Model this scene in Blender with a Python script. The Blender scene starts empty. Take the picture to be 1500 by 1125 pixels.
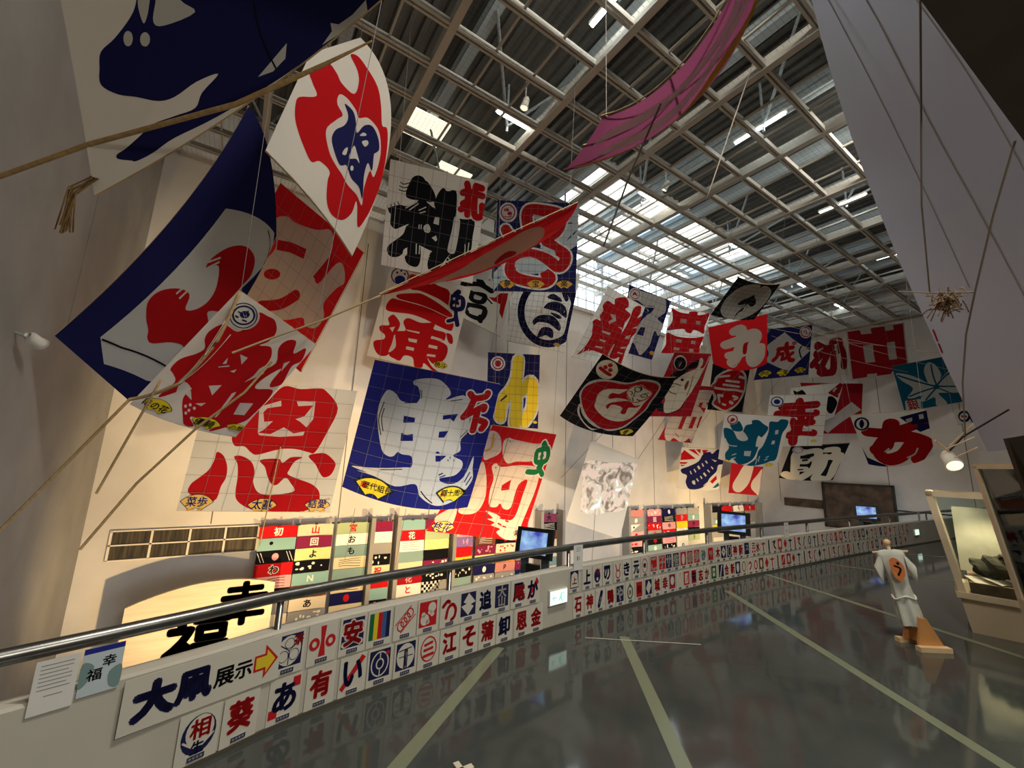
import bpy, bmesh, math, random
from mathutils import Vector, Matrix
random.seed(7)
scene = bpy.context.scene
COL = scene.collection

# ---------------------------------------------------------------- camera
cd = bpy.data.cameras.new('camera'); cam = bpy.data.objects.new('camera', cd); COL.objects.link(cam)
cd.sensor_fit = 'HORIZONTAL'; cd.sensor_width = 36.0; cd.lens = 609.312 / 1500 * 36.0
cd.clip_start = .05; cd.clip_end = 200
RIGHT = Vector((0.832008, -0.553528, 0.037007)); UP = Vector((-0.133457, -0.134958, 0.981823)); BACK = Vector((-0.538472, -0.821823, -0.186158))
cam.matrix_world = Matrix(((RIGHT.x, UP.x, BACK.x, 0), (RIGHT.y, UP.y, BACK.y, 0), (RIGHT.z, UP.z, BACK.z, 1.9), (0, 0, 0, 1)))
scene.camera = cam

# ---------------------------------------------------------------- world, lights, exposure
vs = scene.view_settings
vs.view_transform = 'Standard'; vs.look = 'None'; vs.gamma = 1.0; vs.use_curve_mapping = False
vs.exposure = 0.4
w = bpy.data.worlds.new('sky'); scene.world = w; w.use_nodes = True
bg = w.node_tree.nodes['Background']; bg.inputs['Color'].default_value = (.80, .90, 1, 1); bg.inputs['Strength'].default_value = 1.6

def area(name, loc, target, sx, sy, watts, col):
    l = bpy.data.lights.new(name, 'AREA'); l.shape = 'RECTANGLE'; l.size = sx; l.size_y = sy; l.energy = watts; l.color = col
    o = bpy.data.objects.new(name, l); COL.objects.link(o); o.location = loc
    o.rotation_euler = (Vector(target) - Vector(loc)).to_track_quat('-Z', 'Y').to_euler(); return o
def spot(name, loc, target, watts, col, deg, blend=.6, r=.06):
    l = bpy.data.lights.new(name, 'SPOT'); l.energy = watts; l.color = col; l.spot_size = math.radians(deg); l.spot_blend = blend; l.shadow_soft_size = r
    o = bpy.data.objects.new(name, l); COL.objects.link(o); o.location = loc
    o.rotation_euler = (Vector(target) - Vector(loc)).to_track_quat('-Z', 'Y').to_euler(); return o
WARM = (1, .66, .29); WHITE = (1, .93, .82); COOL = (.78, .90, 1)
# warm uplights standing in the lower hall behind the parapet
spot('uplight', (.5, 8.6, -2.75), (-.4, 13, .1), 850, WARM, 88, .8)
spot('uplight', (4.0, 7.4, -2.9), (3.0, 12, .6), 1000, WARM, 80, .8)
spot('uplight', (6.6, 7.2, -2.9), (6.6, 12, .4), 1700, WARM, 84, .8)
spot('uplight', (16.5, 8.6, -2.9), (17.0, 13, .6), 900, WARM, 84, .8)
spot('uplight', (20.5, 8.4, -2.9), (22.0, 13, .4), 1200, WARM, 84, .8)
spot('uplight', (11.0, 7.0, -2.9), (12.0, 13, .4), 700, (1, .8, .6), 84, .8)
spot('kite_spot', (3.9, 6.4, -1.2), (3.75, 8.8, 1.45), 420, WHITE, 44, .8)
spot('kite_spot', (1.4, 5.2, -1.6), (.9, 9.6, 1.5), 900, (1, .74, .42), 52, .8)
spot('kite_spot', (1.4, -1.2, 2.3), (-.3, 3.0, 5.3), 75, (1, .82, .58), 70, .8)  # added unseen fill from the visitors' side, brightens the navy beast kite
# added fill lights out of view: gallery one behind the camera, hall ones overhead
area('gallery_fill', (2.2, -2.6, 4.9), (3.2, 0, 0), 1.6, .6, 130, WHITE)
area('hall_fill', (3.4, .6, 9.85), (4.5, 9.0, 2.0), 3.0, 1.0, 520, WHITE)
area('hall_fill', (11.5, 1.2, 9.85), (16, 9.5, 4), 3.0, 1.2, 230, WHITE)

# ---------------------------------------------------------------- helpers
MATS = {}
def mat(name, col, rough=.85, metal=0, emit=0, ecol=None, transl=0, spec=.3):
    if name in MATS: return MATS[name]
    m = bpy.data.materials.new(name); m.use_nodes = True; nt = m.node_tree; b = nt.nodes['Principled BSDF']
    b.inputs['Base Color'].default_value = (*col, 1); b.inputs['Roughness'].default_value = rough; b.inputs['Metallic'].default_value = metal
    b.inputs['Specular IOR Level'].default_value = spec
    if emit:
        b.inputs['Emission Color'].default_value = (*(ecol or col), 1); b.inputs['Emission Strength'].default_value = emit
    if transl:
        t = nt.nodes.new('ShaderNodeBsdfTranslucent'); t.inputs['Color'].default_value = (*col, 1)
        mx = nt.nodes.new('ShaderNodeMixShader'); mx.inputs[0].default_value = transl
        nt.links.new(b.outputs[0], mx.inputs[1]); nt.links.new(t.outputs[0], mx.inputs[2])
        nt.links.new(mx.outputs[0], nt.nodes['Material Output'].inputs['Surface'])
    MATS[name] = m; return m
def noisy(name, c1, c2, scale=3, rough=.85, bump=0, detail=4, stretch=(1, 1, 1), metal=0, spec=.3):
    if name in MATS: return MATS[name]
    m = mat(name, c1, rough, metal, spec=spec); nt = m.node_tree; b = nt.nodes['Principled BSDF']
    tc = nt.nodes.new('ShaderNodeTexCoord'); mp = nt.nodes.new('ShaderNodeMapping'); mp.inputs['Scale'].default_value = stretch
    nz = nt.nodes.new('ShaderNodeTexNoise'); nz.inputs['Scale'].default_value = scale; nz.inputs['Detail'].default_value = detail
    cr = nt.nodes.new('ShaderNodeValToRGB'); cr.color_ramp.elements[0].color = (*c1, 1); cr.color_ramp.elements[1].color = (*c2, 1)
    cr.color_ramp.elements[0].position = .35; cr.color_ramp.elements[1].position = .65
    nt.links.new(tc.outputs['Object'], mp.inputs[0]); nt.links.new(mp.outputs[0], nz.inputs['Vector'])
    nt.links.new(nz.outputs['Fac'], cr.inputs[0]); nt.links.new(cr.outputs[0], b.inputs['Base Color'])
    if bump:
        bp = nt.nodes.new('ShaderNodeBump'); bp.inputs['Strength'].default_value = bump; bp.inputs['Distance'].default_value = .02
        nt.links.new(nz.outputs['Fac'], bp.inputs['Height']); nt.links.new(bp.outputs[0], b.inputs['Normal'])
    return m

def tag(o, label=None, cat=None, group=None, kind=None):
    if label: o['label'] = label
    if cat: o['category'] = cat
    if group: o['group'] = group
    if kind: o['kind'] = kind
    return o
def link(name, bm, mats, parent=None, smooth=False, loc=None, mw=None):
    me = bpy.data.meshes.new(name); bm.normal_update(); bm.to_mesh(me); bm.free()
    for m in (mats if isinstance(mats, (list, tuple)) else [mats]): me.materials.append(m)
    if smooth:
        for p in me.polygons: p.use_smooth = True
    o = bpy.data.objects.new(name, me); COL.objects.link(o)
    if parent: o.parent = parent
    if loc: o.location = loc
    if mw: o.matrix_world = mw
    return o
def empty(name, label, cat, loc=(0, 0, 0), rotz=0, group=None):
    o = bpy.data.objects.new(name, None); COL.objects.link(o); o.location = loc; o.rotation_euler = (0, 0, rotz)
    o.empty_display_size = .1
    return tag(o, label, cat, group)
def box(bm, x0, x1, y0, y1, z0, z1, mi=0, M=None):
    vs_ = [bm.verts.new((x, y, z)) for x in (x0, x1) for y in (y0, y1) for z in (z0, z1)]
    for f in ((0, 1, 3, 2), (4, 6, 7, 5), (0, 4, 5, 1), (2, 3, 7, 6), (0, 2, 6, 4), (1, 5, 7, 3)):
        fc = bm.faces.new([vs_[i] for i in f]); fc.material_index = mi
    if M is not None:
        for v in vs_: v.co = M @ v.co
    return vs_
def bxo(name, x0, x1, y0, y1, z0, z1, m, parent=None):
    bm = bmesh.new(); box(bm, x0, x1, y0, y1, z0, z1); return link(name, bm, m, parent)
def tube(bm, pts, r, n=8, mi=0, caps=True):
    pts = [Vector(p) for p in pts]; rings = []
    rr = r if isinstance(r, (list, tuple)) else [r] * len(pts)
    up = Vector((0, 0, 1))
    for i, p in enumerate(pts):
        d = (pts[min(i + 1, len(pts) - 1)] - pts[max(i - 1, 0)]).normalized()
        a = d.cross(up if abs(d.z) < .9 else Vector((1, 0, 0))).normalized(); b = d.cross(a)
        rings.append([bm.verts.new(p + (a * math.cos(t) + b * math.sin(t)) * rr[i]) for t in [2 * math.pi * k / n for k in range(n)]])
    for q, s in zip(rings, rings[1:]):
        for k in range(n):
            f = bm.faces.new((q[k], q[(k + 1) % n], s[(k + 1) % n], s[k])); f.material_index = mi; f.smooth = True
    if caps:
        for ring in (rings[0], rings[-1]):
            try: f = bm.faces.new(ring); f.material_index = mi
            except ValueError: pass
def quad(bm, pts, mi=0):
    f = bm.faces.new([bm.verts.new(p) for p in pts]); f.material_index = mi; return f
def sag(a, b, n=10, s=.05):
    a, b = Vector(a), Vector(b); L = (b - a).length
    return [a.lerp(b, i / n) + Vector((0, 0, -s * L * math.sin(math.pi * i / n))) for i in range(n + 1)]

# printed patterns: outlines in millimetres, x to the right and y downwards
PAL = dict(w=(.80, .78, .71), W=(.86, .85, .80), r=(.56, .012, .016), R=(.66, .10, .08), d=(.36, .010, .018), n=(.012, .013, .075), N=(.016, .020, .19),
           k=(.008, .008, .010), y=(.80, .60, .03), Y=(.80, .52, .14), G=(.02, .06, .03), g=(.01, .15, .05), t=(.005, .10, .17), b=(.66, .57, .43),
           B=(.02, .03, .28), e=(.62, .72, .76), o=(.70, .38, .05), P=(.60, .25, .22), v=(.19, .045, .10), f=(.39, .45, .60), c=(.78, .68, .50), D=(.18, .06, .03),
           C=(.72, .62, .42), S=(.22, .34, .33), a=(.40, .50, .28), l=(.62, .70, .30), m=(.22, .02, .07), p=(.80, .36, .38), i=(.25, .45, .44), h=(.30, .30, .29), O=(.85, .32, .06), q=(.26, .16, .40), u=(.05, .12, .30))
def smooth_closed(p):
    n = len(p); out = []
    for i in range(n):
        a, b, c, d = p[i - 1], p[i], p[(i + 1) % n], p[(i + 2) % n]
        for s in range(4):
            t = s / 4
            out.append(tuple(.5 * (2 * b[k] + (c[k] - a[k]) * t + (2 * a[k] - 5 * b[k] + 4 * c[k] - d[k]) * t * t + (3 * b[k] - a[k] - 3 * c[k] + d[k]) * t ** 3) for k in (0, 1)))
    return out
def smooth_open(p):
    if len(p) < 3: return p
    q = [p[0]] + list(p) + [p[-1]]; out = []
    for i in range(1, len(q) - 2):
        a, b, c, d = q[i - 1:i + 3]
        for s in range(5):
            t = s / 5
            out.append(tuple(.5 * (2 * b[k] + (c[k] - a[k]) * t + (2 * a[k] - 5 * b[k] + 4 * c[k] - d[k]) * t * t + (3 * b[k] - a[k] - 3 * c[k] + d[k]) * t ** 3) for k in (0, 1)))
    out.append(p[-1]); return out
_TXT = {}
def text_mesh(s, off=.0):
    key = (s, off)
    if key in _TXT: return _TXT[key]
    c = bpy.data.curves.new('t', 'FONT'); c.body = s; c.size = 1; c.offset = off; c.resolution_u = 3; c.fill_mode = 'FRONT'
    o = bpy.data.objects.new('t', c); COL.objects.link(o)
    bpy.context.view_layer.update()
    ev = o.evaluated_get(bpy.context.evaluated_depsgraph_get()); me = ev.to_mesh()
    V = [(v.co.x, v.co.y) for v in me.vertices]; Fc = [tuple(p.vertices) for p in me.polygons]
    ev.to_mesh_clear(); bpy.data.objects.remove(o); bpy.data.curves.remove(c)
    if V:
        x0, x1 = min(v[0] for v in V), max(v[0] for v in V); y0, y1 = min(v[1] for v in V), max(v[1] for v in V)
        V = [(v[0] - (x0 + x1) / 2, v[1] - (y0 + y1) / 2) for v in V]
        dims = (x1 - x0, y1 - y0)
    else: dims = (1, 1)
    _TXT[key] = (V, Fc, dims); return _TXT[key]
class Print:
    """collects flat pattern pieces (mm) and lays them onto a surface, one material slot per colour"""
    def __init__(s): s.bm = bmesh.new(); s.cols = []; s.lv = s.bm.verts.layers.float.new('lv')
    def ci(s, c):
        if c not in s.cols: s.cols.append(c)
        return s.cols.index(c)
    def face(s, pts, L, c):
        vs_ = [s.bm.verts.new((x, y, 0)) for x, y in pts]
        for v in vs_: v[s.lv] = L
        try: f = s.bm.faces.new(vs_)
        except ValueError: return
        f.material_index = s.ci(c); f.normal_update()
        if len(pts) > 4: bmesh.ops.triangulate(s.bm, faces=[f])
    def poly(s, pts, L, c, sm=True):
        if sm: pts = smooth_closed(pts)
        q = [pts[0]]
        for p in pts[1:]:
            if abs(p[0] - q[-1][0]) + abs(p[1] - q[-1][1]) > .3: q.append(p)
        if len(q) > 2: s.face(q, L, c)
    def stroke(s, pts, w, L, c, rnd=True):
        if rnd: pts = smooth_open(pts)
        h = w / 2; n = len(pts); Ls = []; Rs = []
        for i in range(n):
            a, b = pts[max(i - 1, 0)], pts[min(i + 1, n - 1)]
            dx, dy = b[0] - a[0], b[1] - a[1]; l = math.hypot(dx, dy) or 1
            Ls.append((pts[i][0] - dy / l * h, pts[i][1] + dx / l * h)); Rs.append((pts[i][0] + dy / l * h, pts[i][1] - dx / l * h))
        for i in range(n - 1): s.face([Ls[i], Ls[i + 1], Rs[i + 1], Rs[i]], L, c)
        if rnd and w > 6:
            for p in [pts[0], pts[-1]] + pts[1:-1:2]:
                s.face([(p[0] + h * math.cos(t), p[1] + h * math.sin(t)) for t in [2 * math.pi * k / 12 for k in range(12)]], L, c)
    def circ(s, x, y, rx, ry, L, c, n=20):
        s.face([(x + rx * math.cos(2 * math.pi * k / n), y + ry * math.sin(2 * math.pi * k / n)) for k in range(n)], L, c)
    def ring(s, x, y, rx, ry, w, L, c, n=24):
        for k in range(n):
            a, b = 2 * math.pi * k / n, 2 * math.pi * (k + 1) / n
            s.face([(x + (rx + q) * math.cos(t), y + (ry + q) * math.sin(t)) for q, t in ((-w / 2, a), (w / 2, a), (w / 2, b), (-w / 2, b))], L, c)
    def fan(s, x, y, w, L, c):
        R1, R0 = w * .62, w * .22; o = []
        for R_, seq in ((R1, range(-5, 6)), (R0, range(5, -6, -1))):
            for k in seq:
                a = k / 5 * .86; o.append((x + R_ * math.sin(a), y + w * .40 - R_ * math.cos(a)))
        s.face(o, L, c)
    def text(s, t, x, y, size, L, c, off=.015, fitw=None, fith=None):
        V, Fc, d = text_mesh(t)
        kx = ky = size
        if fitw: kx = (fitw - 2 * off * fitw) / d[0]
        if fith: ky = (fith - 2 * off * fith) / d[1]
        i = s.ci(c); r = off * (fitw or size)
        for q in ([-1] + list(range(8 if r > 1 else 0))):                # bold: the letter is laid down again around its own outline
            ax, ay = (0, 0) if q < 0 else (r * math.cos(q * math.pi / 4), r * math.sin(q * math.pi / 4))
            vs_ = [s.bm.verts.new((x + ax + v[0] * kx, y + ay - v[1] * ky, 0)) for v in V]
            for v in vs_: v[s.lv] = L
            for f in Fc:
                try: g = s.bm.faces.new([vs_[p] for p in f]); g.material_index = i
                except ValueError: pass
    def cut(s, dx, dy, W, H):
        for ax, d, T in ((0, dx, W), (1, dy, H)):
            k = d
            while k < T:
                g = s.bm.verts[:] + s.bm.edges[:] + s.bm.faces[:]
                no = (1, 0, 0) if ax == 0 else (0, 1, 0); co = (k, 0, 0) if ax == 0 else (0, k, 0)
                bmesh.ops.bisect_plane(s.bm, geom=g, plane_co=co, plane_no=no, dist=.01); k += d

# ---------------------------------------------------------------- structure
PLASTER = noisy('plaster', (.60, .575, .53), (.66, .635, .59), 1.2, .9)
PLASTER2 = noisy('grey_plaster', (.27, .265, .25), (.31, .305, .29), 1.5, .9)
DECK = noisy('roof_deck', (.085, .088, .085), (.13, .135, .125), .8, .55, metal=.3)
STEEL = mat('cream_steel', (.50, .485, .43), .5)
BLUESTEEL = mat('blue_grey_steel', (.36, .42, .44), .5)
DARKLINE = mat('dark_joint', (.12, .11, .10), .9)
def struct(o): o['kind'] = 'structure'; return o
FLOOR = noisy('polished_floor', (.055, .063, .057), (.070, .077, .069), 2.2, .075, spec=.5)
nt = FLOOR.node_tree
bp = nt.nodes.new('ShaderNodeBump'); bp.inputs['Strength'].default_value = .10; bp.inputs['Distance'].default_value = .012
nz = nt.nodes.new('ShaderNodeTexNoise'); nz.inputs['Scale'].default_value = 2.6; nz.inputs['Detail'].default_value = 2
tcn = nt.nodes.new('ShaderNodeTexCoord'); nt.links.new(tcn.outputs['Object'], nz.inputs['Vector'])
nt.links.new(nz.outputs['Fac'], bp.inputs['Height']); nt.links.new(bp.outputs[0], nt.nodes['Principled BSDF'].inputs['Normal'])
# parapet line in plan
BP = [(-2.5, 2.62), (-.9, 3.16), (.05, 3.485), (.50, 3.661), (1.09, 3.807), (1.86, 3.931), (2.80, 4.075), (4.04, 4.221), (5.52, 4.324), (7.45, 4.391), (9.85, 4.333), (13.25, 4.252), (19.63, 3.903), (27.1, 3.35)]
BPS = smooth_open(BP)
def par(x):
    for a, b in zip(BPS, BPS[1:]):
        if a[0] <= x <= b[0]:
            t = (x - a[0]) / max(1e-6, b[0] - a[0]); d = Vector((b[0] - a[0], b[1] - a[1], 0)).normalized()
            return Vector((x, a[1] + (b[1] - a[1]) * t, 0)), d
    return Vector((x, BPS[-1][1], 0)), Vector((1, 0, 0))
XW, XE, YN, YS, ZR = -2.5, 27.1, 13.23, -7.0, 11.7
bm = bmesh.new()                                                      # gallery floor, its far side follows the parapet
top = [bm.verts.new((x, y, 0)) for x, y in BPS]; low = [bm.verts.new((x, YS, 0)) for x, y in BPS]
for i in range(len(BPS) - 1): bm.faces.new((low[i], low[i + 1], top[i + 1], top[i]))
r = bmesh.ops.extrude_face_region(bm, geom=bm.faces[:])
for v in r['geom']:
    if isinstance(v, bmesh.types.BMVert): v.co.z -= .3
bmesh.ops.recalc_face_normals(bm, faces=bm.faces)
struct(link('floor', bm, FLOOR))
struct(bxo('floor_lower', XW - .3, XE + .3, 2.2, YN + .3, -3.6, -3.4, mat('lower_floor', (.20, .18, .16), .6)))
bm = bmesh.new(); box(bm, XW - .3, XE + .3, YN, YN + .25, -3.4, 8.85); box(bm, XW - .3, 7.6, YN, YN + .25, 8.85, ZR); box(bm, 21.6, XE + .3, YN, YN + .25, 8.85, ZR)
struct(link('wall_north', bm, PLASTER))
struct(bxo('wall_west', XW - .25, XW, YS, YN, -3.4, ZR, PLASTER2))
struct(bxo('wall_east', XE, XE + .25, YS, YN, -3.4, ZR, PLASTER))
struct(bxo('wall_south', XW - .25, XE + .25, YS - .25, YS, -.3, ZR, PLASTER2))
n = 0
def trim(bm, m):
    global n
    n += 1; return struct(link('trim_%d' % n, bm, m))
for x in (-.2, 2.82, 5.61, 8.40, 11.42, 14.2, 17.0, 19.8, 22.6, 25.4):          # panel joints in the tall wall
    bm = bmesh.new(); box(bm, x - .012, x + .012, YN - .006, YN, .12, 8.8); trim(bm, DARKLINE)
for y in (4.4, 7.2, 10.0, 12.2):
    bm = bmesh.new(); box(bm, XE - .006, XE, y - .012, y + .012, .3, 9.4); trim(bm, DARKLINE)
bm = bmesh.new(); box(bm, 7.4, 21.8, YN - .12, YN, 8.70, 8.86); trim(bm, STEEL)
# parapet: a curved solid rail wall
bm = bmesh.new(); prof = [(-.0, 0.03), (-.0, .625), (.015, .64), (.125, .64), (.14, .625), (.14, -.3), (.02, -.3), (.02, .03)]
rows = []
for i, (x, y) in enumerate(BPS):
    a, b = BPS[max(i - 1, 0)], BPS[min(i + 1, len(BPS) - 1)]; d = Vector((b[0] - a[0], b[1] - a[1], 0)).normalized(); nn = Vector((-d.y, d.x, 0))
    rows.append([bm.verts.new(Vector((x, y, 0)) + nn * q + Vector((0, 0, z))) for q, z in prof])
for a, b in zip(rows, rows[1:]):
    for k in range(len(prof)): bm.faces.new((a[k], a[(k + 1) % len(prof)], b[(k + 1) % len(prof)], b[k]))
bmesh.ops.recalc_face_normals(bm, faces=bm.faces)
PARW = noisy('parapet_paint', (.56, .53, .44), (.61, .58, .49), 2, .75)
struct(link('wall_parapet', bm, PARW))
bm = bmesh.new(); rows = []
for i, (x, y) in enumerate(BPS):                                       # dark skirting at the foot of the parapet
    a, b = BPS[max(i - 1, 0)], BPS[min(i + 1, len(BPS) - 1)]; d = Vector((b[0] - a[0], b[1] - a[1], 0)).normalized(); nn = Vector((-d.y, d.x, 0))
    rows.append([bm.verts.new(Vector((x, y, 0)) + nn * q + Vector((0, 0, z))) for q, z in ((-.012, 0), (-.012, .028), (.01, .028))])
for a, b in zip(rows, rows[1:]):
    for k in (0, 1): bm.faces.new((a[k], a[k + 1], b[k + 1], b[k]))
struct(link('baseboard_north', bm, mat('skirting', (.10, .09, .07), .5)))
# roof deck with ribs along y, open above the glazing
def deck(x0, x1, y0, y1):
    bm = bmesh.new(); x = x0; pv = None; k = 0
    while x <= x1 + 1e-6:
        z = ZR - (.09 if k % 4 in (1, 2) else 0)
        cur = (bm.verts.new((x, y0, z)), bm.verts.new((x, y1, z)))
        if pv: bm.faces.new((pv[0], cur[0], cur[1], pv[1]))
        pv = cur; k += 1; x += (.03 if k % 2 else .12)
    cur = (bm.verts.new((x1, y0, ZR)), bm.verts.new((x1, y1, ZR))); bm.faces.new((pv[0], cur[0], cur[1], pv[1]))
    return bm
GX0, GX1, GY0 = 8.3, 21.2, 8.4
bm = deck(XW - .3, XE + .3, YS - .2, GY0); me = bpy.data.meshes.new('d'); bm.to_mesh(me); bm.free()
b2 = deck(XW - .3, GX0, GY0, YN + .3); me2 = bpy.data.meshes.new('d'); b2.to_mesh(me2); b2.free()
b3 = deck(GX1, XE + .3, GY0, YN + .3); b3.from_mesh(me); b3.from_mesh(me2)
struct(link('ceiling', b3, DECK))
# roof glazing: frosted panes between glazing bars, and the clerestory below it
PANE = mat('frosted_pane', (.9, .93, .95), .4, emit=2.2, ecol=(.97, .98, .96))
PANEB = mat('frosted_pane_sky', (.6, .75, .9), .4, emit=1.0, ecol=(.62, .80, 1.0))
SKYGLASS = mat('clerestory_pane', (.85, .92, 1), .2, emit=2.0, ecol=(.90, .96, 1.0))
wi = 1
for k in range(9):
    for j in range(3):
        x0 = GX0 + (GX1 - GX0) / 9 * k; x1 = x0 + (GX1 - GX0) / 9; y0 = GY0 + (YN - GY0) / 3 * j; y1 = y0 + (YN - GY0) / 3
        bm = bmesh.new(); box(bm, x0, x1, y0, y1, ZR - .02, ZR + .02)
        wi += 1; o = struct(link('window_%d' % wi, bm, PANEB if k in (3, 7) or (k, j) == (6, 1) else PANE))
        bm = bmesh.new(); box(bm, x0 - .06, x0 + .06, y0, y1, ZR - .16, ZR - .03); box(bm, x0, x1, y0 - .06, y0 + .06, ZR - .16, ZR - .03)
        for q in (1, 2): box(bm, x0 + (x1 - x0) * q / 3 - .02, x0 + (x1 - x0) * q / 3 + .02, y0, y1, ZR - .1, ZR - .03)
        link('frame', bm, STEEL, o)
for k in range(7):
    x0 = 7.6 + 2 * k; bm = bmesh.new(); box(bm, x0, x0 + 2, YN + .10, YN + .13, 8.85, ZR)
    wi += 1; o = struct(link('window_%d' % wi, bm, SKYGLASS))
    bm = bmesh.new()
    for q in range(4): box(bm, x0 + .5 * q - .018, x0 + .5 * q + .018, YN + .04, YN + .10, 8.85, ZR)
    box(bm, x0 - .06, x0 + .06, YN, YN + .10, 8.85, ZR)
    for z in (9.35, 9.9, 10.5, 11.1): box(bm, x0, x0 + 2, YN + .045, YN + .095, z - .02, z + .02)
    link('mullions', bm, mat('grey_mullion', (.45, .50, .55), .6), o)
# open ceiling grid
GZ = 9.69
for i in range(-3, 13):                                               # paired channels along x
    y = 9.767 - .9465 * i; bm = bmesh.new()
    box(bm, XW, XE, y - .065, y - .018, GZ - .03, GZ + .09); box(bm, XW, XE, y + .018, y + .065, GZ - .03, GZ + .09); trim(bm, STEEL)
for j in range(-1, 11):                                               # deep beams along y
    x = -.375 + 2.7 * j; bm = bmesh.new(); box(bm, x - .075, x + .075, -2.5, YN, GZ - .05, GZ + .20); trim(bm, STEEL)
    for q in (1, 2):
        if x + .9 * q < XE:
            bm = bmesh.new(); box(bm, x + .9 * q - .02, x + .9 * q + .02, -2.5, YN, GZ, GZ + .05); trim(bm, STEEL)
bm = bmesh.new(); x = XW                                              # safety net of thin wires lying on the grid
while x < XE: quad(bm, [(x, -2.5, GZ + .1), (x + .0045, -2.5, GZ + .1), (x + .0045, YN, GZ + .1), (x, YN, GZ + .1)]); x += .105
y = -2.5
while y < YN: quad(bm, [(XW, y, GZ + .1), (XE, y, GZ + .1), (XE, y + .0045, GZ + .1), (XW, y + .0045, GZ + .1)]); y += .105
trim(bm, mat('net_wire', (.16, .16, .145), .7))
# roof purlins and braces above the grid
for k in range(12):
    x = -1.6 + 2.475 * k; bm = bmesh.new(); box(bm, x - .12, x + .12, -4, YN, 11.36, 11.40); box(bm, x - .012, x + .012, -4, YN, 11.12, 11.6); box(bm, x - .12, x + .12, -4, YN, 11.10, 11.14); trim(bm, BLUESTEEL)
for k in range(6):
    x = -1.6 + 4.95 * k; bm = bmesh.new()
    for y in (-1, 2.6, 6.2, 9.8):
        tube(bm, [(x, y, 11.1), (x + 1.2, y + 1.4, 10.0)], .035, 6); tube(bm, [(x + 2.475, y, 11.1), (x + 1.2, y + 1.4, 10.0)], .035, 6)
        tube(bm, [(x + 1.2, y + 1.4, 9.85), (x + 1.2, y + 1.4, 11.2)], .03, 6)
    trim(bm, BLUESTEEL)
# low strip window in the tall wall, dark blind behind white bars
bm = bmesh.new(); box(bm, -2.02, .86, YN - .02, YN - .01, -.58, .02)
wino = struct(link('window_1', bm, noisy('dark_blind', (.03, .026, .02), (.09, .075, .05), 6, .8, stretch=(3, 1, .2))))
bm = bmesh.new()
for x in (-2.02, -1.3, -.58, .14, .86): box(bm, x - .022, x + .022, YN - .05, YN - .02, -.60, .04)
for z in (-.60, -.27, .04): box(bm, -2.04, .88, YN - .05, YN - .02, z - .015, z + .015)
link('window_frame', bm, mat('white_frame', (.75, .70, .60), .6), wino)
# grey pilasters beside the banner columns
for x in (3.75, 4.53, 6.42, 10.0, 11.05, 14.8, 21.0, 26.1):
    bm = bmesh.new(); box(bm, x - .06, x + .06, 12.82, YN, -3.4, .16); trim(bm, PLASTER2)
# dark soffit of the upper floor over the visitors, to the right of the camera
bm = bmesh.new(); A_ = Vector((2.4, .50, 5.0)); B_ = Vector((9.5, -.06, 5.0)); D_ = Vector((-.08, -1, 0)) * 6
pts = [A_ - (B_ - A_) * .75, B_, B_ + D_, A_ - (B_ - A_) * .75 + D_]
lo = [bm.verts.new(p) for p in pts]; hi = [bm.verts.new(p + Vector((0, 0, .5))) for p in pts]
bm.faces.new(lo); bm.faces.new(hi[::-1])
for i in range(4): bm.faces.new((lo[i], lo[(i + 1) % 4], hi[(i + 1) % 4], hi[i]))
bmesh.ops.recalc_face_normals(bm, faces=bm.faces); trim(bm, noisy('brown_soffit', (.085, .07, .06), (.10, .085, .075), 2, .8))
# pale green lines inlaid in the floor
LINE = mat('floor_line', (.21, .235, .15), .2, spec=.5)
for (ax, ay), (bx_, by) in (((6.95, 4.05), (3.9, -.25)), ((.35, 2.26), (2.6, 4.02)), ((4.0, 3.58), (2.2, 1.28)), ((8.75, 4.30), (7.25, .2)), ((11.05, 4.2), (12.4, .6)), ((14.2, 4.15), (17.5, .2))):
    d = Vector((bx_ - ax, by - ay, 0)).normalized(); nn = Vector((-d.y, d.x, 0)) * .055; a = Vector((ax, ay, .002)); b = Vector((bx_, by, .002))
    bm = bmesh.new(); quad(bm, [a - nn, b - nn, b + nn, a + nn]); bmesh.ops.recalc_face_normals(bm, faces=bm.faces); trim(bm, LINE)
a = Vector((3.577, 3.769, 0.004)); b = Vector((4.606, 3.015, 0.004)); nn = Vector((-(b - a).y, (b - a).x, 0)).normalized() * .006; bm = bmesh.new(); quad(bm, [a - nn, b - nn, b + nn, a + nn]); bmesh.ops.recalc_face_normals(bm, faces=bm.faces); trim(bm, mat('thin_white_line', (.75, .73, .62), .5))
bm = bmesh.new(); box(bm, 2.0, 2.16, 2.52, 2.56, .001, .004); box(bm, 2.06, 2.10, 2.46, 2.62, .001, .004)
tag(link('floor_mark', bm, mat('cream_tape', (.70, .66, .50), .6), loc=(-.62, .10, 0)), 'small cream cross taped on the dark floor at the bottom edge', 'floor marking')

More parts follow.
